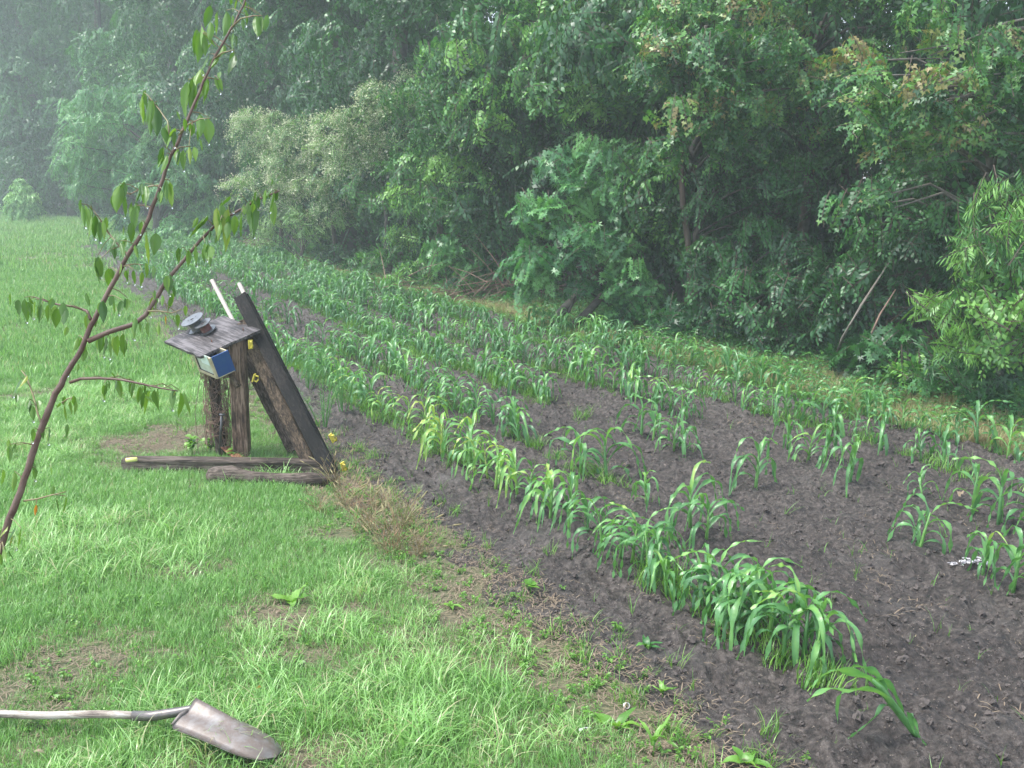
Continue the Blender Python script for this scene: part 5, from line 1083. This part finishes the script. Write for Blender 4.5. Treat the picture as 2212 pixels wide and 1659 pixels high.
def clump(label, px, py, n, rad, h, seed, mat='grass'):
    p = G(px, py); p.z = zz(p.x, p.y); o = link('long_grass_clump', blades(n, rad, h * .6, h, .006, 1.7, M[mat], seed, .4, .95, seg=6, flat=.5, name='long_grass_clump'), None, p); tag(o, label, 'grass clump', 'long arching grass clumps in the lawn')
clump('long arching grass clump at the bottom centre of the lawn', 900, 1610, 90, .09, .22, 701); clump('pale wet arching clump by the upper bare patch', 400, 1240, 60, .12, .16, 702); clump('pale arching clump right of the dock weed', 700, 1370, 70, .12, .17, 703)
clump('long grass leaning over the round log', 600, 1035, 40, .12, .20, 704); clump('long grass at the front of the log, left part', 500, 1045, 30, .08, .16, 705); clump('arching grass clump beside the lawn edge', 1120, 1410, 40, .07, .13, 706)

def crumple(name, label, px, py, s, mat, seed, cat):
    p = G(px, py); p.z = zz(p.x, p.y) + .008; g = random.Random(seed); b = MB()
    for i in range(26):
        c = Vector((g.gauss(0, s), g.gauss(0, s * .5), abs(g.gauss(0, s * .25)))); pts = [c]; 
        for k in range(5): c = c + Vector((g.gauss(0, s * .35), g.gauss(0, s * .3), g.gauss(0, s * .12))); c.z = max(c.z, 0); pts.append(c)
        for k in range(5): w = Vector((g.gauss(0, 1), g.gauss(0, 1), g.gauss(0, 1))).normalized() * s * .11; b.add([pts[k] - w, pts[k] + w, pts[k + 1] + w, pts[k + 1] - w], [(0, 1, 2, 3)])
    tag(link(name, b.mesh(name, mat), None, p), label, cat)
crumple('shredded_scrap', 'shredded whitish plastic scrap lying under the corn at the right', 2095, 1250, .03, M['scrap'], 3, 'litter')
crumple('shredded_scrap', 'smaller white shred left of the main plastic scrap', 2062, 1240, .014, M['scrap'], 5, 'litter')
for (px, py, s, lab) in [(1353, 1532, .011, 'small white ring shaped shell on the soil edge'), ]:
    p = G(px, py); p.z = zz(p.x, p.y) + .01; b = MB(); b.frame_disc(Vector((0, 0, 0)), Vector((.3, -.8, .4)), s, .014, 18, hole=s * .7); tag(link('snail_shell', b.mesh('snail_shell', M['shell'], smooth=True), None, p), lab, 'shell')
def flake(label, px, py, s, mat, seed, nm='fallen_leaf', cat='fallen leaf', group=None):
    p = G(px, py); p.z = zz(p.x, p.y) + .022; V, T = corn_leaf(seed, s, s * .45, 1.3, .5, seg=5, wave=.1 * s); b = MB(); b.add(V, T, 0, .6); o = link(nm, b.mesh(nm, mat), None, p); o.rotation_euler = (.1, .1, seed * 1.7); tag(o, label, cat, group)
flake('white scrap of shell lying in the lawn edge', 1252, 1600, .03, M['shell'], 1, 'white_scrap', 'litter')
flake('orange dead leaf lying in the grass', 565, 1500, .03, M['sapleaf_gold'], 2); flake('pale dead leaf on the soil edge', 1318, 1570, .02, M['straw'], 3); flake('small dead leaf at the base of the lawn corner', 75, 1640, .04, M['straw'], 4)
flake('withered tan corn leaf hanging left of the big corn clump', 1575, 1390, .12, M['straw'], 5, 'withered_leaf'); flake('tan husk lying between the corn rows at the right', 2075, 1085, .1, M['straw'], 6, 'withered_leaf')

# ------------------------------------------------------------------ the misty air
hb = MB(); x0, x1, y0, y1, z0, z1 = -140, 120, -30, 210, -1.3, 27
v = [(x0, y0, z0), (x1, y0, z0), (x1, y1, z0), (x0, y1, z0), (x0, y0, z1), (x1, y0, z1), (x1, y1, z1), (x0, y1, z1)]
hb.add(v, [(0, 3, 2, 1), (4, 5, 6, 7), (0, 1, 5, 4), (1, 2, 6, 5), (2, 3, 7, 6), (3, 0, 4, 7)])
hm = bpy.data.materials.new('misty_air'); hm.use_nodes = True; nt = hm.node_tree; nt.nodes.clear(); o_ = nt.nodes.new('ShaderNodeOutputMaterial'); pv = nt.nodes.new('ShaderNodeVolumePrincipled')
pv.inputs['Color'].default_value = (.84, .96, .97, 1); pv.inputs['Density'].default_value = .0036; pv.inputs['Anisotropy'].default_value = .15; nt.links.new(pv.outputs[0], o_.inputs['Volume'])
HAZE = True
if HAZE: tag(link('haze', hb.mesh('haze', hm)), 'pale morning mist hanging over field and woods', kind='stuff')
part('twig', TW, M['saptwig'], sap, smooth=True)['kind'] = 'stuff'
